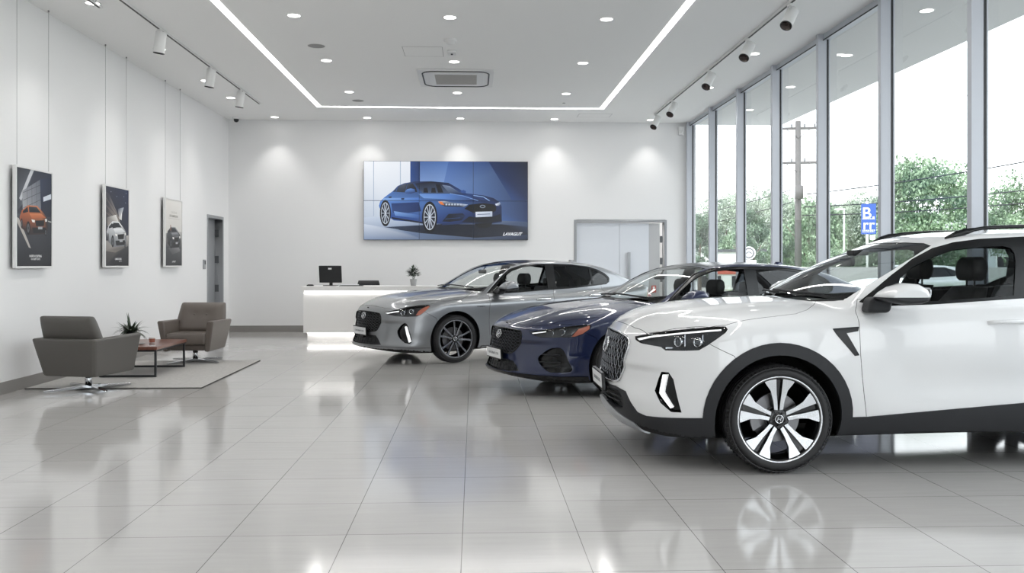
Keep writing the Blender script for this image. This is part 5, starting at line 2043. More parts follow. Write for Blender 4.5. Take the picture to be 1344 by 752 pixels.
ct = empty('coffee_table', 'low coffee table with reddish wood top on black frames', 'coffee table', (-4.25, 11.5, .0145))
wm = mat('walnut_top', srgb(112, 72, 60), 0.28)
nt = wm.node_tree
tc = nt.nodes.new('ShaderNodeTexCoord')
mp = nt.nodes.new('ShaderNodeMapping')
mp.inputs['Scale'].default_value = (14, 1.5, 8)
nz_ = nt.nodes.new('ShaderNodeTexNoise')
nz_.inputs['Scale'].default_value = 3
nz_.inputs['Detail'].default_value = 8
cr_ = nt.nodes.new('ShaderNodeValToRGB')
cr_.color_ramp.elements[0].color = srgb(84, 52, 44)
cr_.color_ramp.elements[1].color = srgb(132, 88, 74)
nt.links.new(tc.outputs['Object'], mp.inputs[0])
nt.links.new(mp.outputs[0], nz_.inputs['Vector'])
nt.links.new(nz_.outputs['Fac'], cr_.inputs[0])
nt.links.new(cr_.outputs[0], nt.nodes['Principled BSDF'].inputs['Base Color'])
MB().box(-.36, .36, -.56, .56, .335, .373).build('table_top', wm, ct, bevel=.003)
for y in (-.53, .53):
    f = MB()
    w_ = .012
    f.box(-.345, -.345 + 2 * w_, y - w_, y + w_, 0, .335).box(.345 - 2 * w_, .345, y - w_, y + w_, 0, .335)
    f.box(-.345 + 2 * w_, .345 - 2 * w_, y - w_, y + w_, 0, .024).box(-.345 + 2 * w_, .345 - 2 * w_, y - w_, y + w_, .311, .335)
    f.build('leg_frame', M_black, ct, bevel=.002)
r2 = MB().box(.321, .345, -.518, .518, .311, .335).box(-.345, -.321, -.518, .518, .311, .335)
r2.build('side_rail', M_black, ct)
cu = empty('paper_cup', 'small white cup with a brown sleeve on the low table', 'cup', (-4.10, 11.36, .3878))
cb = MB()
cb.lathe([(.001, 0), (.030, 0), (.038, .085), (.040, .088), (.036, .088), (.029, .006)], 28, cap=False)
cb.build('cup_body', M_white, cu)
MB().lathe([(.0325, .02), (.0375, .068)], 28, cap=False).build('sleeve', mat('sleeve_brown', srgb(150, 92, 74), .7), cu)
sp_ = empty('smartphone', 'white smartphone lying at the edge of the low table', 'phone', (-4.00, 11.08, .3878), rad(25))
MB().prism(rounded(-.036, .036, -.075, .075, .01), 0, .008, 'z').build('body', M_white, sp_, bevel=.002)
MB().prism(rounded(-.032, .032, -.068, .068, .007), .008, .0086, 'z').build('screen', mat('phone_screen', srgb(200, 204, 208), .05), sp_)
cs_ = empty('saucer', 'pale round saucer near the plant on the low table', 'saucer', (-4.24, 11.28, .3878))
MB().lathe([(.001, .0), (.045, .0), (.07, .010), (.072, .013), (.05, .007), (.001, .005)], 32, cap=False).build('plate', mat('saucer_glaze', srgb(190, 188, 186), .2), cs_)
# ------------------------------------------------------------------ prints and the big screen (flat pictures)
class Pic:
    """coloured polygons in a flat picture; x to the right, y up, in metres"""

    def __init__(self, w, h, sx, sy):
        self.w, self.h, self.sx, self.sy = w, h, sx, sy
        self.v, self.f, self.c, self.k = [], [], [], 0
        self.g = 1.0

    def poly(self, pts, col):
        """pts in source pixels (y down); col one colour or one per corner (sRGB 0-255)"""
        n = len(self.v)
        z = self.k * .00006
        self.k += 1
        for x, y in pts:
            self.v.append((x / self.sx * self.w - self.w / 2, self.h / 2 - y / self.sy * self.h, z))
        self.f.append(list(range(n, n + len(pts))))
        cs = col if isinstance(col, list) else [col] * len(pts)
        self.c.append([srgb(*[255 * (v_ / 255) ** self.g for v_ in c_]) for c_ in cs])

    def ell(self, cx, cy, rx, ry, col, n=28, a0=0, a1=360):
        self.poly([(cx + rx * math.cos(rad(a0 + (a1 - a0) * i / n)), cy + ry * math.sin(rad(a0 + (a1 - a0) * i / n))) for i in range(n)], col)

    def line(self, pts, w, col):
        for (x0, y0), (x1, y1) in zip(pts[:-1], pts[1:]):
            l = math.hypot(x1 - x0, y1 - y0) or 1
            nx, ny = -(y1 - y0) / l * w / 2, (x1 - x0) / l * w / 2
            self.poly([(x0 + nx, y0 + ny), (x1 + nx, y1 + ny), (x1 - nx, y1 - ny), (x0 - nx, y0 - ny)], col)

    def text(self, s, cx, cy, size, col, shear=0.0, bold=0.0, sx=1.0):
        vs, fs = text_mesh(s, size / self.sy * self.h, shear, 0, bold)
        n = len(self.v)
        z = self.k * .00006
        self.k += 1
        ox, oy = cx / self.sx * self.w - self.w / 2, self.h / 2 - cy / self.sy * self.h
        for v in vs:
            self.v.append((ox + v.x * sx, oy + v.y, z))
        for f in fs:
            self.f.append([n + i for i in f])
            self.c.append([srgb(*col)] * len(f))

    def build(self, name, m, parent, M):
        me = bpy.data.meshes.new(name)
        me.from_pydata([tuple(M @ Vector(p)) for p in self.v], [], self.f)
        a = me.color_attributes.new('Col', 'FLOAT_COLOR', 'CORNER')
        i = 0
        for cs in self.c:
            for c_ in cs:
                a.data[i].color = c_
                i += 1
        me.materials.append(m)
        # every face looks towards the viewer of the picture
        me.update()
        want = (M.to_3x3() @ Vector((0, 0, 1)))
        fl = [p.index for p in me.polygons if p.normal.dot(want) < 0]
        if fl:
            bm = bmesh.new()
            bm.from_mesh(me)
            bm.faces.ensure_lookup_table()
            bmesh.ops.reverse_faces(bm, faces=[bm.faces[k] for k in fl])
            bm.to_mesh(me)
            bm.free()
        o = bpy.data.objects.new(name, me)
        COL.objects.link(o)
        o.parent = parent
        return o


# ---- video wall
SW, SH_ = 3.42, 1.64
tv = empty('video_wall', 'large wall screen of six panels showing a blue car', 'screen', (-.58, YB, 2.73))
MB().box(-SW / 2, SW / 2, -.085, -.001, -SH_ / 2, SH_ / 2).build('housing', M_black, tv, bevel=.003)
p = Pic(SW - .012, SH_ - .012, 1262, 605)
p.g = 1.22
O = lambda pts: [(x - 40, y - 35) for x, y in pts]
p.poly(O([(40, 35), (400, 35), (400, 640), (40, 640)]), [(246, 249, 253), (240, 244, 250), (196, 208, 224), (176, 192, 212)])
for x in (115, 320):
    p.line(O([(x, 35), (x, 460)]), 5, (176, 190, 212))
p.line(O([(40, 335), (160, 335)]), 3, (196, 206, 222))
p.poly(O([(396, 35), (470, 35), (470, 500), (396, 500)]), [(52, 88, 150), (36, 62, 112), (60, 90, 140), (70, 104, 160)])
p.poly(O([(470, 35), (690, 35), (640, 260), (470, 260)]), [(86, 120, 178), (96, 132, 190), (150, 178, 220), (150, 178, 222)])
p.poly(O([(690, 35), (1302, 35), (1302, 500), (1010, 500), (640, 260)]), [(82, 116, 176), (26, 40, 74), (42, 66, 112), (92, 128, 186), (122, 154, 206)])
p.poly(O([(640, 260), (1010, 500), (470, 500), (470, 260)]), [(130, 160, 210), (96, 130, 186), (70, 100, 150), (140, 168, 214)])
p.poly(O([(1000, 35), (1302, 35), (1302, 330), (1180, 330)]), [(40, 62, 108), (20, 30, 56), (34, 54, 96), (56, 86, 140)])
# floor
p.poly(O([(40, 470), (400, 455), (700, 480), (1302, 500), (1302, 640), (40, 640)]), [(208, 218, 232), (196, 208, 226), (150, 166, 190), (74, 92, 124), (38, 50, 76), (132, 150, 178)])
p.poly(O([(170, 545), (480, 590), (900, 625), (1302, 600), (1302, 540), (1100, 520), (620, 520)]), [(70, 84, 110), (30, 38, 56), (18, 24, 38), (30, 40, 62), (52, 68, 98), (24, 32, 50), (30, 40, 60)])
p.poly(O([(40, 520), (300, 560), (500, 640), (40, 640)]), [(216, 224, 236), (150, 166, 190), (110, 128, 156), (150, 166, 192)])
# car body
p.poly(O([(155, 380), (165, 345), (195, 315), (262, 265), (300, 225), (350, 204), (430, 190), (560, 188), (690, 200), (760, 240), (830, 280), (960, 296), (1040, 318), (1080, 345), (1100, 380), (1102, 500), (1000, 515), (640, 520), (520, 510), (270, 492), (175, 430)]),
       [(96, 140, 206), (104, 148, 212), (110, 152, 214), (86, 126, 190), (70, 106, 168), (64, 98, 158), (34, 56, 100), (24, 40, 76), (24, 40, 76), (34, 56, 100), (52, 82, 138), (34, 54, 98), (26, 42, 80), (28, 46, 86), (34, 56, 102), (26, 42, 78), (22, 36, 66), (34, 54, 98), (50, 80, 140), (64, 100, 166), (66, 104, 170)])
# side tone bands
p.poly(O([(190, 320), (460, 315), (500, 340), (460, 345), (180, 345)]), [(150, 186, 232), (96, 140, 206), (74, 116, 184), (70, 110, 178), (130, 170, 222)])
p.poly(O([(250, 360), (460, 350), (480, 420), (350, 440), (260, 430)]), [(48, 78, 132), (40, 66, 118), (34, 58, 106), (60, 96, 156), (54, 86, 142)])
p.poly(O([(270, 420), (470, 450), (480, 478), (280, 455)]), [(140, 178, 228), (76, 116, 182), (60, 94, 156), (110, 150, 208)])
p.poly(O([(250, 465), (500, 505), (500, 518), (260, 480)]), (24, 36, 62))
# glass
p.poly(O([(262, 270), (300, 230), (345, 210), (372, 208), (355, 275)]), [(60, 72, 92), (76, 88, 108), (90, 100, 118), (60, 70, 88), (40, 48, 64)])
p.line(O([(300, 228), (285, 272)]), 5, (70, 104, 160))
p.poly(O([(376, 206), (415, 206), (440, 240), (450, 272), (358, 278)]), [(70, 80, 96), (50, 58, 74), (34, 40, 54), (40, 48, 64), (44, 52, 68)])
p.poly(O([(432, 205), (560, 192), (640, 205), (760, 268), (820, 278), (700, 282), (490, 278), (455, 245)]), [(28, 40, 66), (22, 32, 54), (30, 42, 68), (60, 78, 112), (70, 92, 132), (90, 106, 136), (96, 110, 134), (60, 74, 100)])
p.poly(O([(640, 215), (700, 225), (770, 270), (690, 275)]), [(130, 146, 172), (150, 166, 192), (80, 98, 132), (90, 104, 130)])
p.poly(O([(590, 208), (625, 212), (650, 275), (610, 276)]), (26, 32, 46))
for x in (500, 560):
    p.poly(O([(x, 240), (x + 26, 238), (x + 34, 276), (x - 4, 276)]), (30, 36, 50))
# hood sheen
p.poly(O([(455, 285), (700, 284), (860, 300), (930, 335), (800, 340), (640, 325), (500, 320)]), [(120, 160, 218), (96, 138, 204), (50, 82, 142), (26, 44, 84), (36, 60, 110), (110, 150, 212), (130, 168, 222)])
p.line(O([(700, 283), (800, 300), (920, 338)]), 5, (130, 164, 216))
p.line(O([(880, 296), (960, 308), (1010, 340)]), 6, (150, 182, 226))
# mirror, handles
p.poly(O([(355, 268), (372, 250), (400, 244), (430, 250), (436, 275), (400, 284), (360, 282)]), [(96, 136, 196), (110, 152, 214), (110, 152, 214), (70, 108, 172), (44, 70, 120), (40, 64, 112), (60, 92, 148)])
p.poly(O([(780, 262), (805, 254), (826, 264), (822, 276), (790, 276)]), (60, 96, 158))
p.poly(O([(230, 308), (252, 306), (252, 318), (232, 320)]), (40, 56, 88))
p.poly(O([(325, 320), (350, 318), (348, 332), (328, 332)]), (40, 56, 88))
# lamps
p.poly(O([(610, 345), (650, 340), (720, 352), (840, 368), (800, 388), (660, 382), (625, 365)]), [(236, 240, 246), (190, 200, 214), (120, 136, 160), (210, 222, 238), (40, 54, 84), (30, 40, 62), (90, 90, 100)])
p.poly(O([(612, 345), (640, 345), (658, 372), (630, 368)]), (226, 138, 76))
for k in range(6):
    p.poly(O([(668 + k * 22, 360), (682 + k * 22, 361), (680 + k * 22, 374), (666 + k * 22, 373)]), (196, 206, 220))
p.poly(O([(1050, 362), (1085, 348), (1094, 362), (1080, 378), (1056, 374)]), [(220, 228, 240), (170, 184, 206), (110, 128, 160), (60, 80, 120), (230, 236, 244)])
# grille, plate, intakes
p.poly(O([(812, 400), (850, 368), (960, 356), (1040, 366), (1060, 385), (1056, 415), (1030, 430), (880, 432)]), (14, 17, 25))
p.ell(953 - 40, 382 - 35, 22, 12, (150, 160, 176))
p.ell(953 - 40, 382 - 35, 15, 7, (20, 24, 34))
p.poly(O([(898, 424), (1028, 420), (1028, 460), (900, 466)]), [(226, 232, 242), (206, 214, 228), (190, 200, 216), (214, 222, 234)])
p.line(O([(912, 444), (1012, 440)]), 6, (120, 134, 160))
p.poly(O([(640, 500), (690, 440), (800, 436), (820, 456), (790, 490), (700, 502)]), [(30, 44, 72), (20, 28, 46), (24, 34, 56), (40, 60, 100), (20, 28, 46), (14, 20, 34)])
p.line(O([(665, 480), (780, 470)]), 5, (60, 84, 130))
p.poly(O([(790, 505), (850, 460), (900, 466), (1030, 462), (1090, 440), (1100, 500), (960, 512)]), [(26, 38, 64), (14, 18, 28), (12, 15, 23), (12, 15, 23), (18, 26, 44), (20, 30, 52), (18, 26, 44)])
p.line(O([(640, 524), (830, 512), (1000, 516), (1100, 500)]), 8, (40, 62, 108))
# wheels
def pic_wheel(cx, cy, rx, ry, n, rim):
    p.ell(cx - 40, cy - 35, rx * 1.28, ry * 1.22, (16, 20, 30))
    p.ell(cx - 40, cy - 35, rx, ry, (205, 212, 222))
    p.ell(cx - 40, cy - 35, rx * .9, ry * .92, (40, 48, 64))
    for k in range(n):
        a = 2 * PI * k / n
        x, y = cx + math.cos(a) * rx * .93, cy + math.sin(a) * ry * .93
        p.line(O([(cx, cy), (x, y)]), rim, (188, 196, 208))
    p.ell(cx - 40, cy - 35, rx * .16, ry * .12, (210, 216, 226))
pic_wheel(205, 436, 33, 84, 10, 6)
pic_wheel(545, 466, 46, 100, 12, 7)
p.poly(O([(890, 515), (1030, 508), (1010, 540), (960, 550), (915, 542)]), (14, 18, 28))
p.text('LAVAGUT', 1180 - 40, 597 - 35, 34, (238, 242, 248), .45, .0022, .95)
SCR = vcol_mat('screen_picture', .25, .95)
p.build('picture', SCR, tv, Matrix.Translation((0, -.087, 0)) @ Matrix.Rotation(PI / 2, 4, 'X'))
sm = MB()
for fx in ((465 - 40) / 1262, (880 - 40) / 1262):
    x = -SW / 2 + fx * SW
    sm.box(x - .004, x + .004, -.0955, -.086, -SH_ / 2, SH_ / 2)
z = SH_ / 2 - (340 - 35) / 605 * SH_
sm.box(-SW / 2, SW / 2, -.0955, -.086, z - .004, z + .004)
sm.build('panel_seams', mat('seam_black', srgb(40, 48, 66), .5), tv)

# ---- hanging posters
POST = vcol_mat('poster_print', .45)
PW, PH = .84, 1.135


def poster(lab, y0, pic, extra):
    t = empty('poster', lab, 'poster', (-5.02, y0 + PW / 2, 1.925), 0, 'hanging posters on the left wall')
    f = MB()
    f.box(-.018, .022, -PW / 2, -PW / 2 + .022, -PH / 2, PH / 2).box(-.018, .022, PW / 2 - .022, PW / 2, -PH / 2, PH / 2)
    f.box(-.018, .022, -PW / 2 + .022, PW / 2 - .022, -PH / 2, -PH / 2 + .022).box(-.018, .022, -PW / 2 + .022, PW / 2 - .022, PH / 2 - .022, PH / 2)
    f.build('frame', M_wmetal, t, bevel=.003)
    MB().box(-.02, .012, -PW / 2 + .005, PW / 2 - .005, -PH / 2 + .005, PH / 2 - .005).build('back_board', M_dgrey, t)
    for y in (-PW / 2 + .06, PW / 2 - .06):
        w_ = MB()
        w_.tube([(0, y, PH / 2 - .005), (0, y, CH - 1.925 - .002)], .0022, 6)
        w_.cyl((0, y, CH - 1.925 - .02), .010, .019, 12)
        w_.build('hanging_wire', mat_wire, t)
    R = Matrix(((0, 0, 1, .0135), (1, 0, 0, 0), (0, 1, 0, 0), (0, 0, 0, 1)))
    pic.build('print', POST, t, R)
    return t


mat_wire = mat('wire_steel', srgb(150, 150, 150), .4, .6)


def city_car(q, X, Y, s, body, dark, light):
    """generic car seen from the front corner, about 200 units wide"""
    T = lambda pts: [(X + x * s, Y + y * s) for x, y in pts]
    q.poly(T([(0, 60), (15, 30), (60, 2), (130, 0), (170, 24), (205, 48), (215, 90), (205, 130), (70, 138), (12, 110)]), [body, body, light, light, body, dark, dark, dark, dark, dark])
    q.poly(T([(66, 8), (126, 6), (160, 30), (70, 34)]), [(40, 44, 52), (60, 66, 76), (30, 33, 40), (18, 20, 25)])
    q.poly(T([(22, 32), (58, 9), (62, 33), (24, 42)]), (28, 31, 38))
    q.poly(T([(70, 40), (165, 36), (200, 52), (90, 62)]), [light, light, body, body])
    q.poly(T([(86, 66), (112, 68), (110, 80), (92, 78)]), (235, 235, 230))
    q.poly(T([(190, 58), (206, 56), (208, 68), (194, 72)]), (225, 225, 220))
    q.poly(T([(114, 70), (186, 64), (182, 92), (122, 96)]), (14, 15, 18))
    q.poly(T([(92, 104), (196, 98), (190, 124), (100, 130)]), (20, 21, 25))
    q.poly(T([(136, 98), (170, 96), (170, 108), (137, 110)]), (170, 172, 175))
    for cx, cy, rx, ry in ((62, 108, 15, 32), (14, 88, 7, 22), (196, 122, 8, 18)):
        q.ell(X + cx * s, Y + cy * s, rx * s, ry * s, (12, 12, 14), 20)
        q.ell(X + cx * s, Y + cy * s, rx * .62 * s, ry * .66 * s, (92, 94, 98), 20)
        q.ell(X + cx * s, Y + cy * s, rx * .22 * s, ry * .24 * s, (30, 31, 34), 12)


a = Pic(PW - .04, PH - .04, 380, 640)
a.poly([(0, 0), (380, 0), (380, 640), (0, 640)], [(58, 62, 74), (40, 46, 62), (26, 28, 34), (30, 32, 38)])
a.poly([(0, 0), (190, 0), (60, 240), (0, 290)], [(30, 33, 40), (64, 68, 78), (96, 100, 108), (44, 47, 54)])
a.poly([(150, 0), (185, 0), (50, 215), (30, 200)], (196, 198, 202))
a.poly([(60, 150), (250, 55), (262, 260), (66, 270)], [(150, 152, 158), (96, 100, 110), (120, 124, 132), (170, 172, 176)])
for y in (100, 150, 200):
    a.line([(70, y + 60), (256, y - 10)], 3, (60, 64, 72))
for x in (110, 160, 210):
    a.line([(x, 125 - (x - 110) * .5), (x + 4, 268)], 3, (70, 74, 82))
a.poly([(250, 50), (380, 30), (380, 300), (262, 300)], [(44, 54, 78), (30, 38, 58), (26, 30, 42), (36, 42, 58)])
a.poly([(285, 170), (375, 140), (376, 175), (288, 200)], (206, 212, 222))
a.poly([(0, 300), (380, 300), (380, 640), (0, 640)], [(70, 72, 80), (56, 58, 66), (24, 26, 31), (28, 30, 35)])
a.poly([(0, 320), (26, 330), (120, 470), (150, 520), (128, 515), (0, 345)], (178, 172, 166))
city_car(a, 34, 235, 1.42, (176, 96, 58), (52, 40, 38), (206, 128, 84))
a.line([(340, 330), (378, 335)], 8, (190, 190, 186))
a.text('NORTH COSTING', 200, 572, 20, (226, 226, 226), 0, .0012)
a.text('OUR BEST DAYS', 200, 592, 17, (216, 216, 216), 0, .0008)
poster('tall framed poster with an orange car, first from the viewer', 9.80, a, 0)

b = Pic(PW - .04, PH - .04, 380, 640)
b.poly([(0, 0), (380, 0), (380, 640), (0, 640)], [(30, 34, 50), (36, 44, 74), (30, 31, 35), (34, 35, 40)])
b.poly([(0, 40), (60, 60), (230, 250), (240, 300), (0, 300)], [(70, 66, 68), (60, 60, 70), (170, 160, 152), (150, 140, 132), (40, 38, 40)])
for k in range(7):
    b.line([(0, 60 + k * 30), (236, 250 + k * 8)], 5, (120, 108, 100) if k % 2 else (48, 46, 50))
b.poly([(200, 170), (300, 150), (270, 200), (262, 260), (220, 250)], [(60, 66, 86), (180, 186, 196), (236, 238, 240), (222, 222, 220), (190, 186, 182)])
for x, y in ((90, 40), (300, 60), (330, 110), (340, 30), (180, 70)):
    b.ell(x, y, 4, 4, (170, 178, 196), 8)
b.poly([(30, 250), (170, 220), (230, 300), (30, 320)], [(120, 116, 112), (232, 230, 226), (210, 206, 200), (140, 132, 126)])
b.poly([(0, 440), (380, 380), (380, 480), (160, 530), (0, 520)], [(150, 146, 142), (190, 186, 180), (86, 84, 84), (120, 112, 106), (130, 124, 118)])
b.poly([(0, 520), (160, 530), (380, 470), (380, 640), (0, 640)], [(76, 72, 70), (84, 80, 78), (52, 52, 56), (26, 27, 31), (30, 31, 35)])
city_car(b, 20, 275, 1.52, (206, 208, 210), (120, 122, 126), (240, 241, 242))
b.poly([(110, 300), (190, 285), (215, 320), (110, 335)], (26, 28, 33))
b.text('LAMADOREN', 205, 583, 22, (226, 226, 226), 0, .0012)
b.text('MY CITY', 240, 602, 14, (190, 190, 190), 0, .0004)
poster('tall framed poster with a white car at night, second from the viewer', 12.12, b, 0)

c = Pic(PW - .04, PH - .04, 380, 640)
c.poly([(0, 0), (380, 0), (380, 640), (0, 640)], [(222, 219, 214), (226, 223, 219), (44, 45, 49), (52, 53, 57)])
c.poly([(0, 0), (380, 0), (380, 300), (0, 330)], [(224, 221, 216), (228, 226, 222), (214, 211, 207), (208, 205, 200)])
c.poly([(0, 330), (380, 300), (380, 470), (0, 470)], [(150, 148, 146), (190, 188, 185), (64, 65, 68), (58, 59, 62)])
c.poly([(0, 470), (380, 470), (380, 640), (0, 640)], [(70, 71, 74), (84, 85, 88), (34, 35, 39), (36, 37, 41)])
c.poly([(60, 470), (330, 440), (330, 500), (160, 530)], [(90, 91, 93), (150, 150, 150), (110, 110, 111), (80, 81, 83)])
city_car(c, 30, 262, 1.5, (70, 72, 76), (30, 31, 35), (150, 152, 155))
c.poly([(96, 300), (112, 262), (130, 262), (134, 300)], (108, 78, 66))
c.ell(117, 256, 9, 11, (150, 112, 94), 14)
c.text('C A L D A N', 190, 122, 30, (168, 165, 160), 0, 0)
c.text('BITHAMMERDON', 190, 158, 30, (150, 147, 142), 0, .001)
c.line([(60, 182), (320, 182)], 2, (176, 172, 168))
c.text('LAVAGUT', 190, 600, 22, (222, 222, 222), .3, .0014)
poster('tall framed poster with a pale upper half, third from the viewer', 14.44, c, 0)
# ------------------------------------------------------------------ outside the glazing
gm_ = mat('asphalt', srgb(150, 150, 150), .9, noise=(3, .12))
g = MB().box(XR + .12, 160, -40, 200, -.25, -.08)
struct('ground', g, gm_)
lw = MB().box(13, 60, 22, 120, -.07, -.02)
struct('lawn', lw, mat('lawn_green', srgb(112, 140, 88), .9, noise=(2, .3)))
st_ = MB().box(60, 150, -40, 200, -.07, -.01)
kb_ = MB().box(12.8, 13.0, 22, 120, -.08, .06)
struct('kerb', kb_, mat('concrete', srgb(190, 188, 184), .85))


def leaf_mat(name, c0, c1):
    m = bpy.data.materials.new(name)
    m.use_nodes = True
    nt = m.node_tree
    b = nt.nodes['Principled BSDF']
    b.inputs['Roughness'].default_value = .55
    oi = nt.nodes.new('ShaderNodeTexCoord')
    n = nt.nodes.new('ShaderNodeTexNoise')
    n.inputs['Scale'].default_value = 1.3
    n.inputs['Detail'].default_value = 8
    r = nt.nodes.new('ShaderNodeValToRGB')
    r.color_ramp.elements[0].position = .35
    r.color_ramp.elements[0].color = c0
    r.color_ramp.elements[1].position = .65
    r.color_ramp.elements[1].color = c1
    nt.links.new(oi.outputs['Object'], n.inputs['Vector'])
    nt.links.new(n.outputs['Fac'], r.inputs[0])
    nt.links.new(r.outputs[0], b.inputs['Base Color'])
    return m


M_lf = [leaf_mat('tree_leaf_green', srgb(72, 98, 72), srgb(158, 180, 148)), leaf_mat('tree_leaf_hazed', srgb(118, 132, 118), srgb(188, 198, 180)), leaf_mat('tree_leaf_dark', srgb(66, 88, 70), srgb(124, 146, 120))]  # second set paled: haze of the distant trees put into the leaf colour
M_bark = mat('bark', srgb(110, 98, 86), .9)


def crown_mesh(seed, lobes, nleaf, size):
    rng = random.Random(seed)
    v, f = [], []
    for i in range(nleaf):
        lx, ly, lz, lr = lobes[int(rng.random() * len(lobes))]
        th, ph = rng.uniform(0, 2 * PI), math.acos(rng.uniform(-1, 1))
        r = lr * (rng.random() ** .33) * (1 + .12 * math.sin(5 * th) * math.sin(4 * ph))
        c = Vector((lx + r * math.sin(ph) * math.cos(th), ly + r * math.sin(ph) * math.sin(th), lz + .9 * r * math.cos(ph)))
        q = Euler((rng.uniform(0, PI), rng.uniform(0, PI), rng.uniform(0, PI))).to_matrix()
        s = size * rng.uniform(.6, 1.3)
        k = len(v)
        for x, y in ((-s, 0), (0, -s * .55), (s, 0), (0, s * .55)):
            v.append(c + q @ Vector((x, y, .15 * s if x else 0)))
        f.append((k, k + 1, k + 2, k + 3))
    me = bpy.data.meshes.new('crown')
    me.from_pydata([tuple(p) for p in v], [], f)
    return me


def lobes(seed, n, w, h, base):
    rng = random.Random(seed)
    out = [(0, 0, base + h * .5, min(w, h) * .42)]
    for i in range(n):
        a = rng.uniform(0, 2 * PI)
        t = rng.uniform(.08, .92)
        env = math.sin(PI * min(.98, .15 + .8 * t)) ** .6
        r = w * .36 * env
        out.append((math.cos(a) * r, math.sin(a) * r, base + h * t, w * rng.uniform(.14, .24)))
    return out


CROWNS = [crown_mesh(1, lobes(1, 34, 4.6, 4.6, 1.3), 15000, .085), crown_mesh(2, lobes(2, 26, 4.0, 3.4, .6), 11000, .085),
          crown_mesh(3, lobes(3, 26, 2.2, 4.8, .5), 9000, .075)]
TRUNK = {}


def tree(x, y, k, m, s, lab, rz, h=1.0, cat='tree', group='trees across the road'):
    t = empty('tree', lab, cat, (x, y, -.05), rz, group)
    t.scale = (s, s, s * h)
    me = CROWNS[k].copy()
    me.materials.append(M_lf[m])
    o = bpy.data.objects.new('crown', me)
    COL.objects.link(o)
    o.parent = t
    b = MB()
    b.tube([(0, 0, 0), (.03, .02, 1.2), (0, 0, 2.6), (.1, 0, 3.6)], [.14, .11, .08, .03], 8)
    for a in (0.3, 2.2, 4.1):
        b.tube([(0, 0, 1.4), (.5 * math.cos(a), .5 * math.sin(a), 2.3), (1.1 * math.cos(a), 1.1 * math.sin(a), 3.0)], [.06, .04, .02], 6)
    b.build('trunk', M_bark, t)
    return t


def at(a, d):
    """point d metres off along the bearing a (tangent right of straight ahead)"""
    return (a * .99906 + .04344) * d, (.99906 - .04344 * a) * d


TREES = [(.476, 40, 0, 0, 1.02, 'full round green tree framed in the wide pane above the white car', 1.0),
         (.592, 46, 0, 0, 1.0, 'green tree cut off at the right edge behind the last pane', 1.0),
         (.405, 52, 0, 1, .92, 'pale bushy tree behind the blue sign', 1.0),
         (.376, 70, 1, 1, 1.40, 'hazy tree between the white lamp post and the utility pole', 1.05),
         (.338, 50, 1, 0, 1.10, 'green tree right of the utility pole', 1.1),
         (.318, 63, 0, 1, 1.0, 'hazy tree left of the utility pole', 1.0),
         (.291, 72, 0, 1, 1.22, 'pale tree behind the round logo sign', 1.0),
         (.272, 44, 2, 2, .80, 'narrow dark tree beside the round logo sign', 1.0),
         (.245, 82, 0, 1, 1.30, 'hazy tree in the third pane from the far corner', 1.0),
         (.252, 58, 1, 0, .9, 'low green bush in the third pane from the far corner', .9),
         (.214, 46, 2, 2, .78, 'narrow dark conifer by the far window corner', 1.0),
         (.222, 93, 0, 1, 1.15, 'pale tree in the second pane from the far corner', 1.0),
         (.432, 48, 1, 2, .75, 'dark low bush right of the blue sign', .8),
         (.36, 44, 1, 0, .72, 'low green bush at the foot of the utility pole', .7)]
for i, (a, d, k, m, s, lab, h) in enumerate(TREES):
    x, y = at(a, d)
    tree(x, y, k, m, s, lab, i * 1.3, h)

# utility pole with cross arms and lines
M_pole = mat('pole_grey', srgb(92, 89, 88), .8)
px_, py_ = at(.3265, 42)
up = empty('utility_pole', 'grey utility pole with two cross arms outside the windows', 'utility pole', (px_, py_, -.08), rad(-12))
MB().tube([(0, 0, 0), (0, 0, 8.35)], [.17, .13], 14).build('pole', M_pole, up)
for z, w_ in ((8.0, .85), (6.35, .95)):
    ar = MB().box(-w_, w_, -.05, .05, z - .06, z + .06)
    ao = ar.build('cross_arm', M_pole, up, bevel=.01)
    for x in (-w_ + .08, -.3, .3, w_ - .08):
        i_ = MB()
        i_.lathe([(.02, z + .06), (.045, z + .10), (.03, z + .14), (.045, z + .18), (.02, z + .22)], 10, Matrix.Translation((x, 0, 0)), True)
        i_.build('insulator', M_dgrey, ao)
    br = MB()
    for s in (-1, 1):
        br.tube([(s * .6, -.06, z), (0, -.12, z - .5)], .018, 6)
    br.build('brace', M_pole, ao)
MB().cyl((.0, -.32, 4.6), .2, .62, 16).build('transformer', M_pole, up)
M_line = mat('cable_black', srgb(30, 32, 36), .7)


def wire(lab, p0, p1, sag, r=.026):
    b = MB()
    pts = []
    for t in np.linspace(0, 1, 24):
        q = Vector(p0).lerp(Vector(p1), t)
        q.z -= sag * 4 * t * (1 - t)
        pts.append(q)
    b.tube(pts, r, 5)
    o = b.build('street_power_line', M_line)
    return tag(o, lab, 'power line', 'power lines across the windows')


Pn = Vector((px_, py_, 0))
far = Vector((38, 14, 0))
wire('upper thick overhead line crossing the tree in the wide pane', Pn + Vector((.3, 0, 4.75)), Vector((28.5, 26, 7.0)), .35)
wire('middle overhead line across the right panes', Pn + Vector((.3, 0, 4.15)), Vector((29.5, 26, 5.5)), .4)
wire('lower overhead line across the right panes', Pn + Vector((.2, 0, 3.75)), Vector((30, 26, 5.0)), .45)
wire('thin high overhead line from the upper cross arm', Pn + Vector((.8, 0, 8.2)), Vector((31, 25, 10.2)), .3, .012)
wire('overhead line running left from the pole', Pn + Vector((-.25, .1, 5.0)), Vector((10.2, 60, 4.1)), .3, .02)
wire('lower overhead line running left from the pole', Pn + Vector((-.25, .1, 4.4)), Vector((10.4, 60, 3.4)), .3, .02)

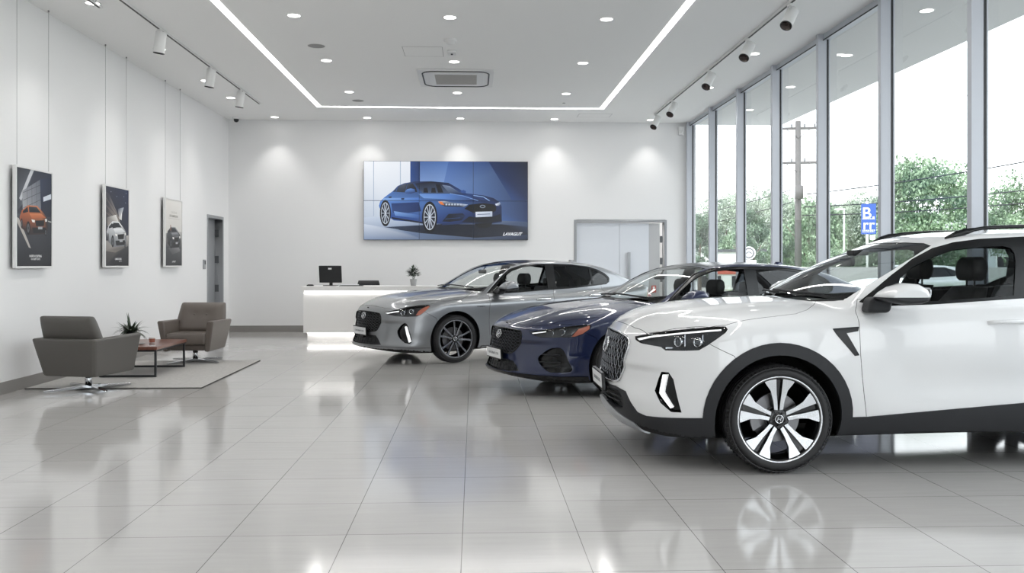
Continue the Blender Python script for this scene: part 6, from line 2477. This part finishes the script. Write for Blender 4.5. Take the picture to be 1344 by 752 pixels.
lx_, ly_ = at(.379, 47)
lp = empty('lamp_post', 'thin white lamp post left of the blue sign', 'lamp post', (lx_, ly_, -.05))
MB().tube([(0, 0, 0), (0, 0, 4.4)], [.06, .04], 10).build('post', M_white, lp)
MB().box(-.5, .05, -.06, .06, 4.36, 4.44).build('lamp_head', M_white, lp, bevel=.02)

# blue sign on a white post
sx_, sy_ = at(.407, 34)
sg = empty('road_sign', 'blue street sign with large white letters on a white post', 'sign', (sx_, sy_, -.05), rad(-24))
M_sblue = mat('sign_blue', srgb(50, 82, 156), .5)
MB().tube([(-.05, .03, 0), (-.05, .03, 3.9)], .045, 10).build('post', M_white, sg)
MB().box(-.27, .27, -.03, .0, 2.62, 3.80).build('board', M_sblue, sg, bevel=.01)
tx = MB()
for s_, z_, sz in (('B.', 3.42, .62), ('rr', 2.98, .55)):
    vs, fs = text_mesh(s_, sz, 0, 0, .004)
    tx.add([(q.x, -.032, z_ + q.y) for q in vs], fs, False)
rng = random.Random(4)
for z_ in (3.20, 2.76, 2.70):
    x = -.22
    while x < .2:
        w_ = rng.uniform(.02, .05)
        tx.box(x, x + w_, -.033, -.031, z_, z_ + .03)
        x += w_ + .018
tx.build('lettering', M_white, sg)
MB().box(.05, .24, -.02, .0, 2.40, 2.58).build('plate', M_white, sg)

# round-topped white sign with a ring logo and a red band
rx_, ry_ = at(.2705, 27)
rs = empty('totem_sign', 'white sign with a ring logo and a red band outside the window', 'sign', (rx_, ry_, -.05), rad(-20))
MB().box(-.22, .22, -.05, .05, 0, 1.58).build('panel', M_white, rs, bevel=.02)
MB().cyl((0, -.05, 1.80), .20, .1, 36, 'y').build('disc', M_white, rs)
b = MB()
b.tube([(math.cos(2 * PI * i / 36) * .14, -.055, 1.80 + math.sin(2 * PI * i / 36) * .14) for i in range(36)], .018, 6, closed=True)
b.tube([(-.08, -.055, 1.78), (-.035, -.055, 1.83), (.04, -.055, 1.83), (.08, -.055, 1.78)], .014, 6)
b.build('ring_logo', M_dgrey, rs)
MB().box(-.20, .20, -.056, -.05, 1.40, 1.47).build('red_band', mat('band_red', srgb(200, 92, 70), .5), rs)

# low white boundary wall, buildings, parked cars
wl = MB().box(0, 9, -.1, .1, 0, 1.35, M=Matrix.Translation((*at(.272, 33), -.05)) @ Matrix.Rotation(rad(-14), 4, 'Z'))
o = wl.build('boundary_wall', mat('wall_render', srgb(176, 176, 174), .85))
tag(o, 'low white wall behind the round logo sign', 'wall', kind='structure')


def house(lab, a, d, w, dp, h, m, rz, rows, cols):
    x, y = at(a, d)
    t = empty('building', lab, 'building', (x, y, -.1), rad(rz))
    MB().box(-w / 2, w / 2, 0, dp, 0, h).build('walls', m, t)
    MB().box(-w / 2 - .2, w / 2 + .2, -.2, dp + .2, h, h + .25).build('roof', M_dgrey, t)
    for i in range(rows):
        for j in range(cols):
            cx = -w / 2 + w * (j + .5) / cols
            z = h * (i + .35) / rows
            f = MB().box(cx - w / cols * .3, cx + w / cols * .3, -.04, .01, z, z + h / rows * .45)
            fo = f.build('window', M_wmetal, t)
            MB().box(cx - w / cols * .26, cx + w / cols * .26, -.05, -.041, z + .08, z + h / rows * .45 - .08).build('pane', M_tint, fo)
    return t


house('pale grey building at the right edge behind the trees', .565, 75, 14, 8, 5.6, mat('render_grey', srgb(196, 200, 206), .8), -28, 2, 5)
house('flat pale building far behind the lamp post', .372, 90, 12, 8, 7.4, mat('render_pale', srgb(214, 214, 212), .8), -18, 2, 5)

# a few parked cars
def parked(lab, a, d, rz, m):
    x, y = at(a, d)
    t = empty('car', lab, 'car', (x, y, -.08), rad(rz), 'cars parked outside')
    if not hasattr(parked, 'sh'):
        s_ = Shell(sedan_shape(), .06)
        for xw in (.02, 2.87):
            s_.cut(arc_pts(xw, .345, .39, 20), 'side', 'hole')
        s_.cut([(.70, 1.0), (1.12, 1.31), (1.56, 1.385), (2.24, 1.38), (2.9, 1.2), (2.55, 1.08)], 'side', 'glass')
        s_.cut([(-.02, 1.04), (.70, 1.02), (.52, 1.40), (-.02, 1.42)], 'front', 'glass', cond=lambda c: c.x > .2)
        parked.sh = s_
    parked.sh.emit('body', 'body_shell', m, t, rim=0)
    parked.sh.emit('glass', 'windows', M_blackp, t, rim=0)
    for xw in (.02, 2.87):
        for s in (-1, 1):
            w_ = MB()
            w_.cyl((xw, s * .86 - (.2 if s > 0 else 0), .345), .34, .2, 20, 'y')
            wo = w_.build('wheel', M_tyre, t)
            h_ = MB()
            h_.cyl((xw, s * .87 - (.006 if s > 0 else 0), .345), .22, .006, 16, 'y')
            h_.build('hub', M_alloy, wo)
    return t


parked('white parked car seen through the white crossover windscreen', .415, 30, 12, mat('parked_white', srgb(228, 228, 226), .3, coat=1))
parked('silver parked car farther back across the lawn', .385, 36, -10, mat('parked_silver', srgb(190, 192, 196), .3, coat=1))
bx_, by_ = at(.226, 49.5)
sb = empty('building', 'low white shop with a red stripe, seen through the blue saloon window', 'building', (bx_, by_, -.1), rad(-12))
MB().box(-3, 3, 0, 4, 0, 2.2).build('walls', M_white, sb)
MB().box(-3.1, 3.1, -.1, 4.1, 2.2, 2.35).build('roof', M_dgrey, sb)
MB().box(-3.02, 3.02, -.06, -.001, .95, 1.25).build('stripe', bpy.data.materials['band_red'], sb)
for k in range(3):
    MB().box(-2.6 + k * 1.9, -1.3 + k * 1.9, -.05, -.001, .2, .85).build('window', M_tint, sb)
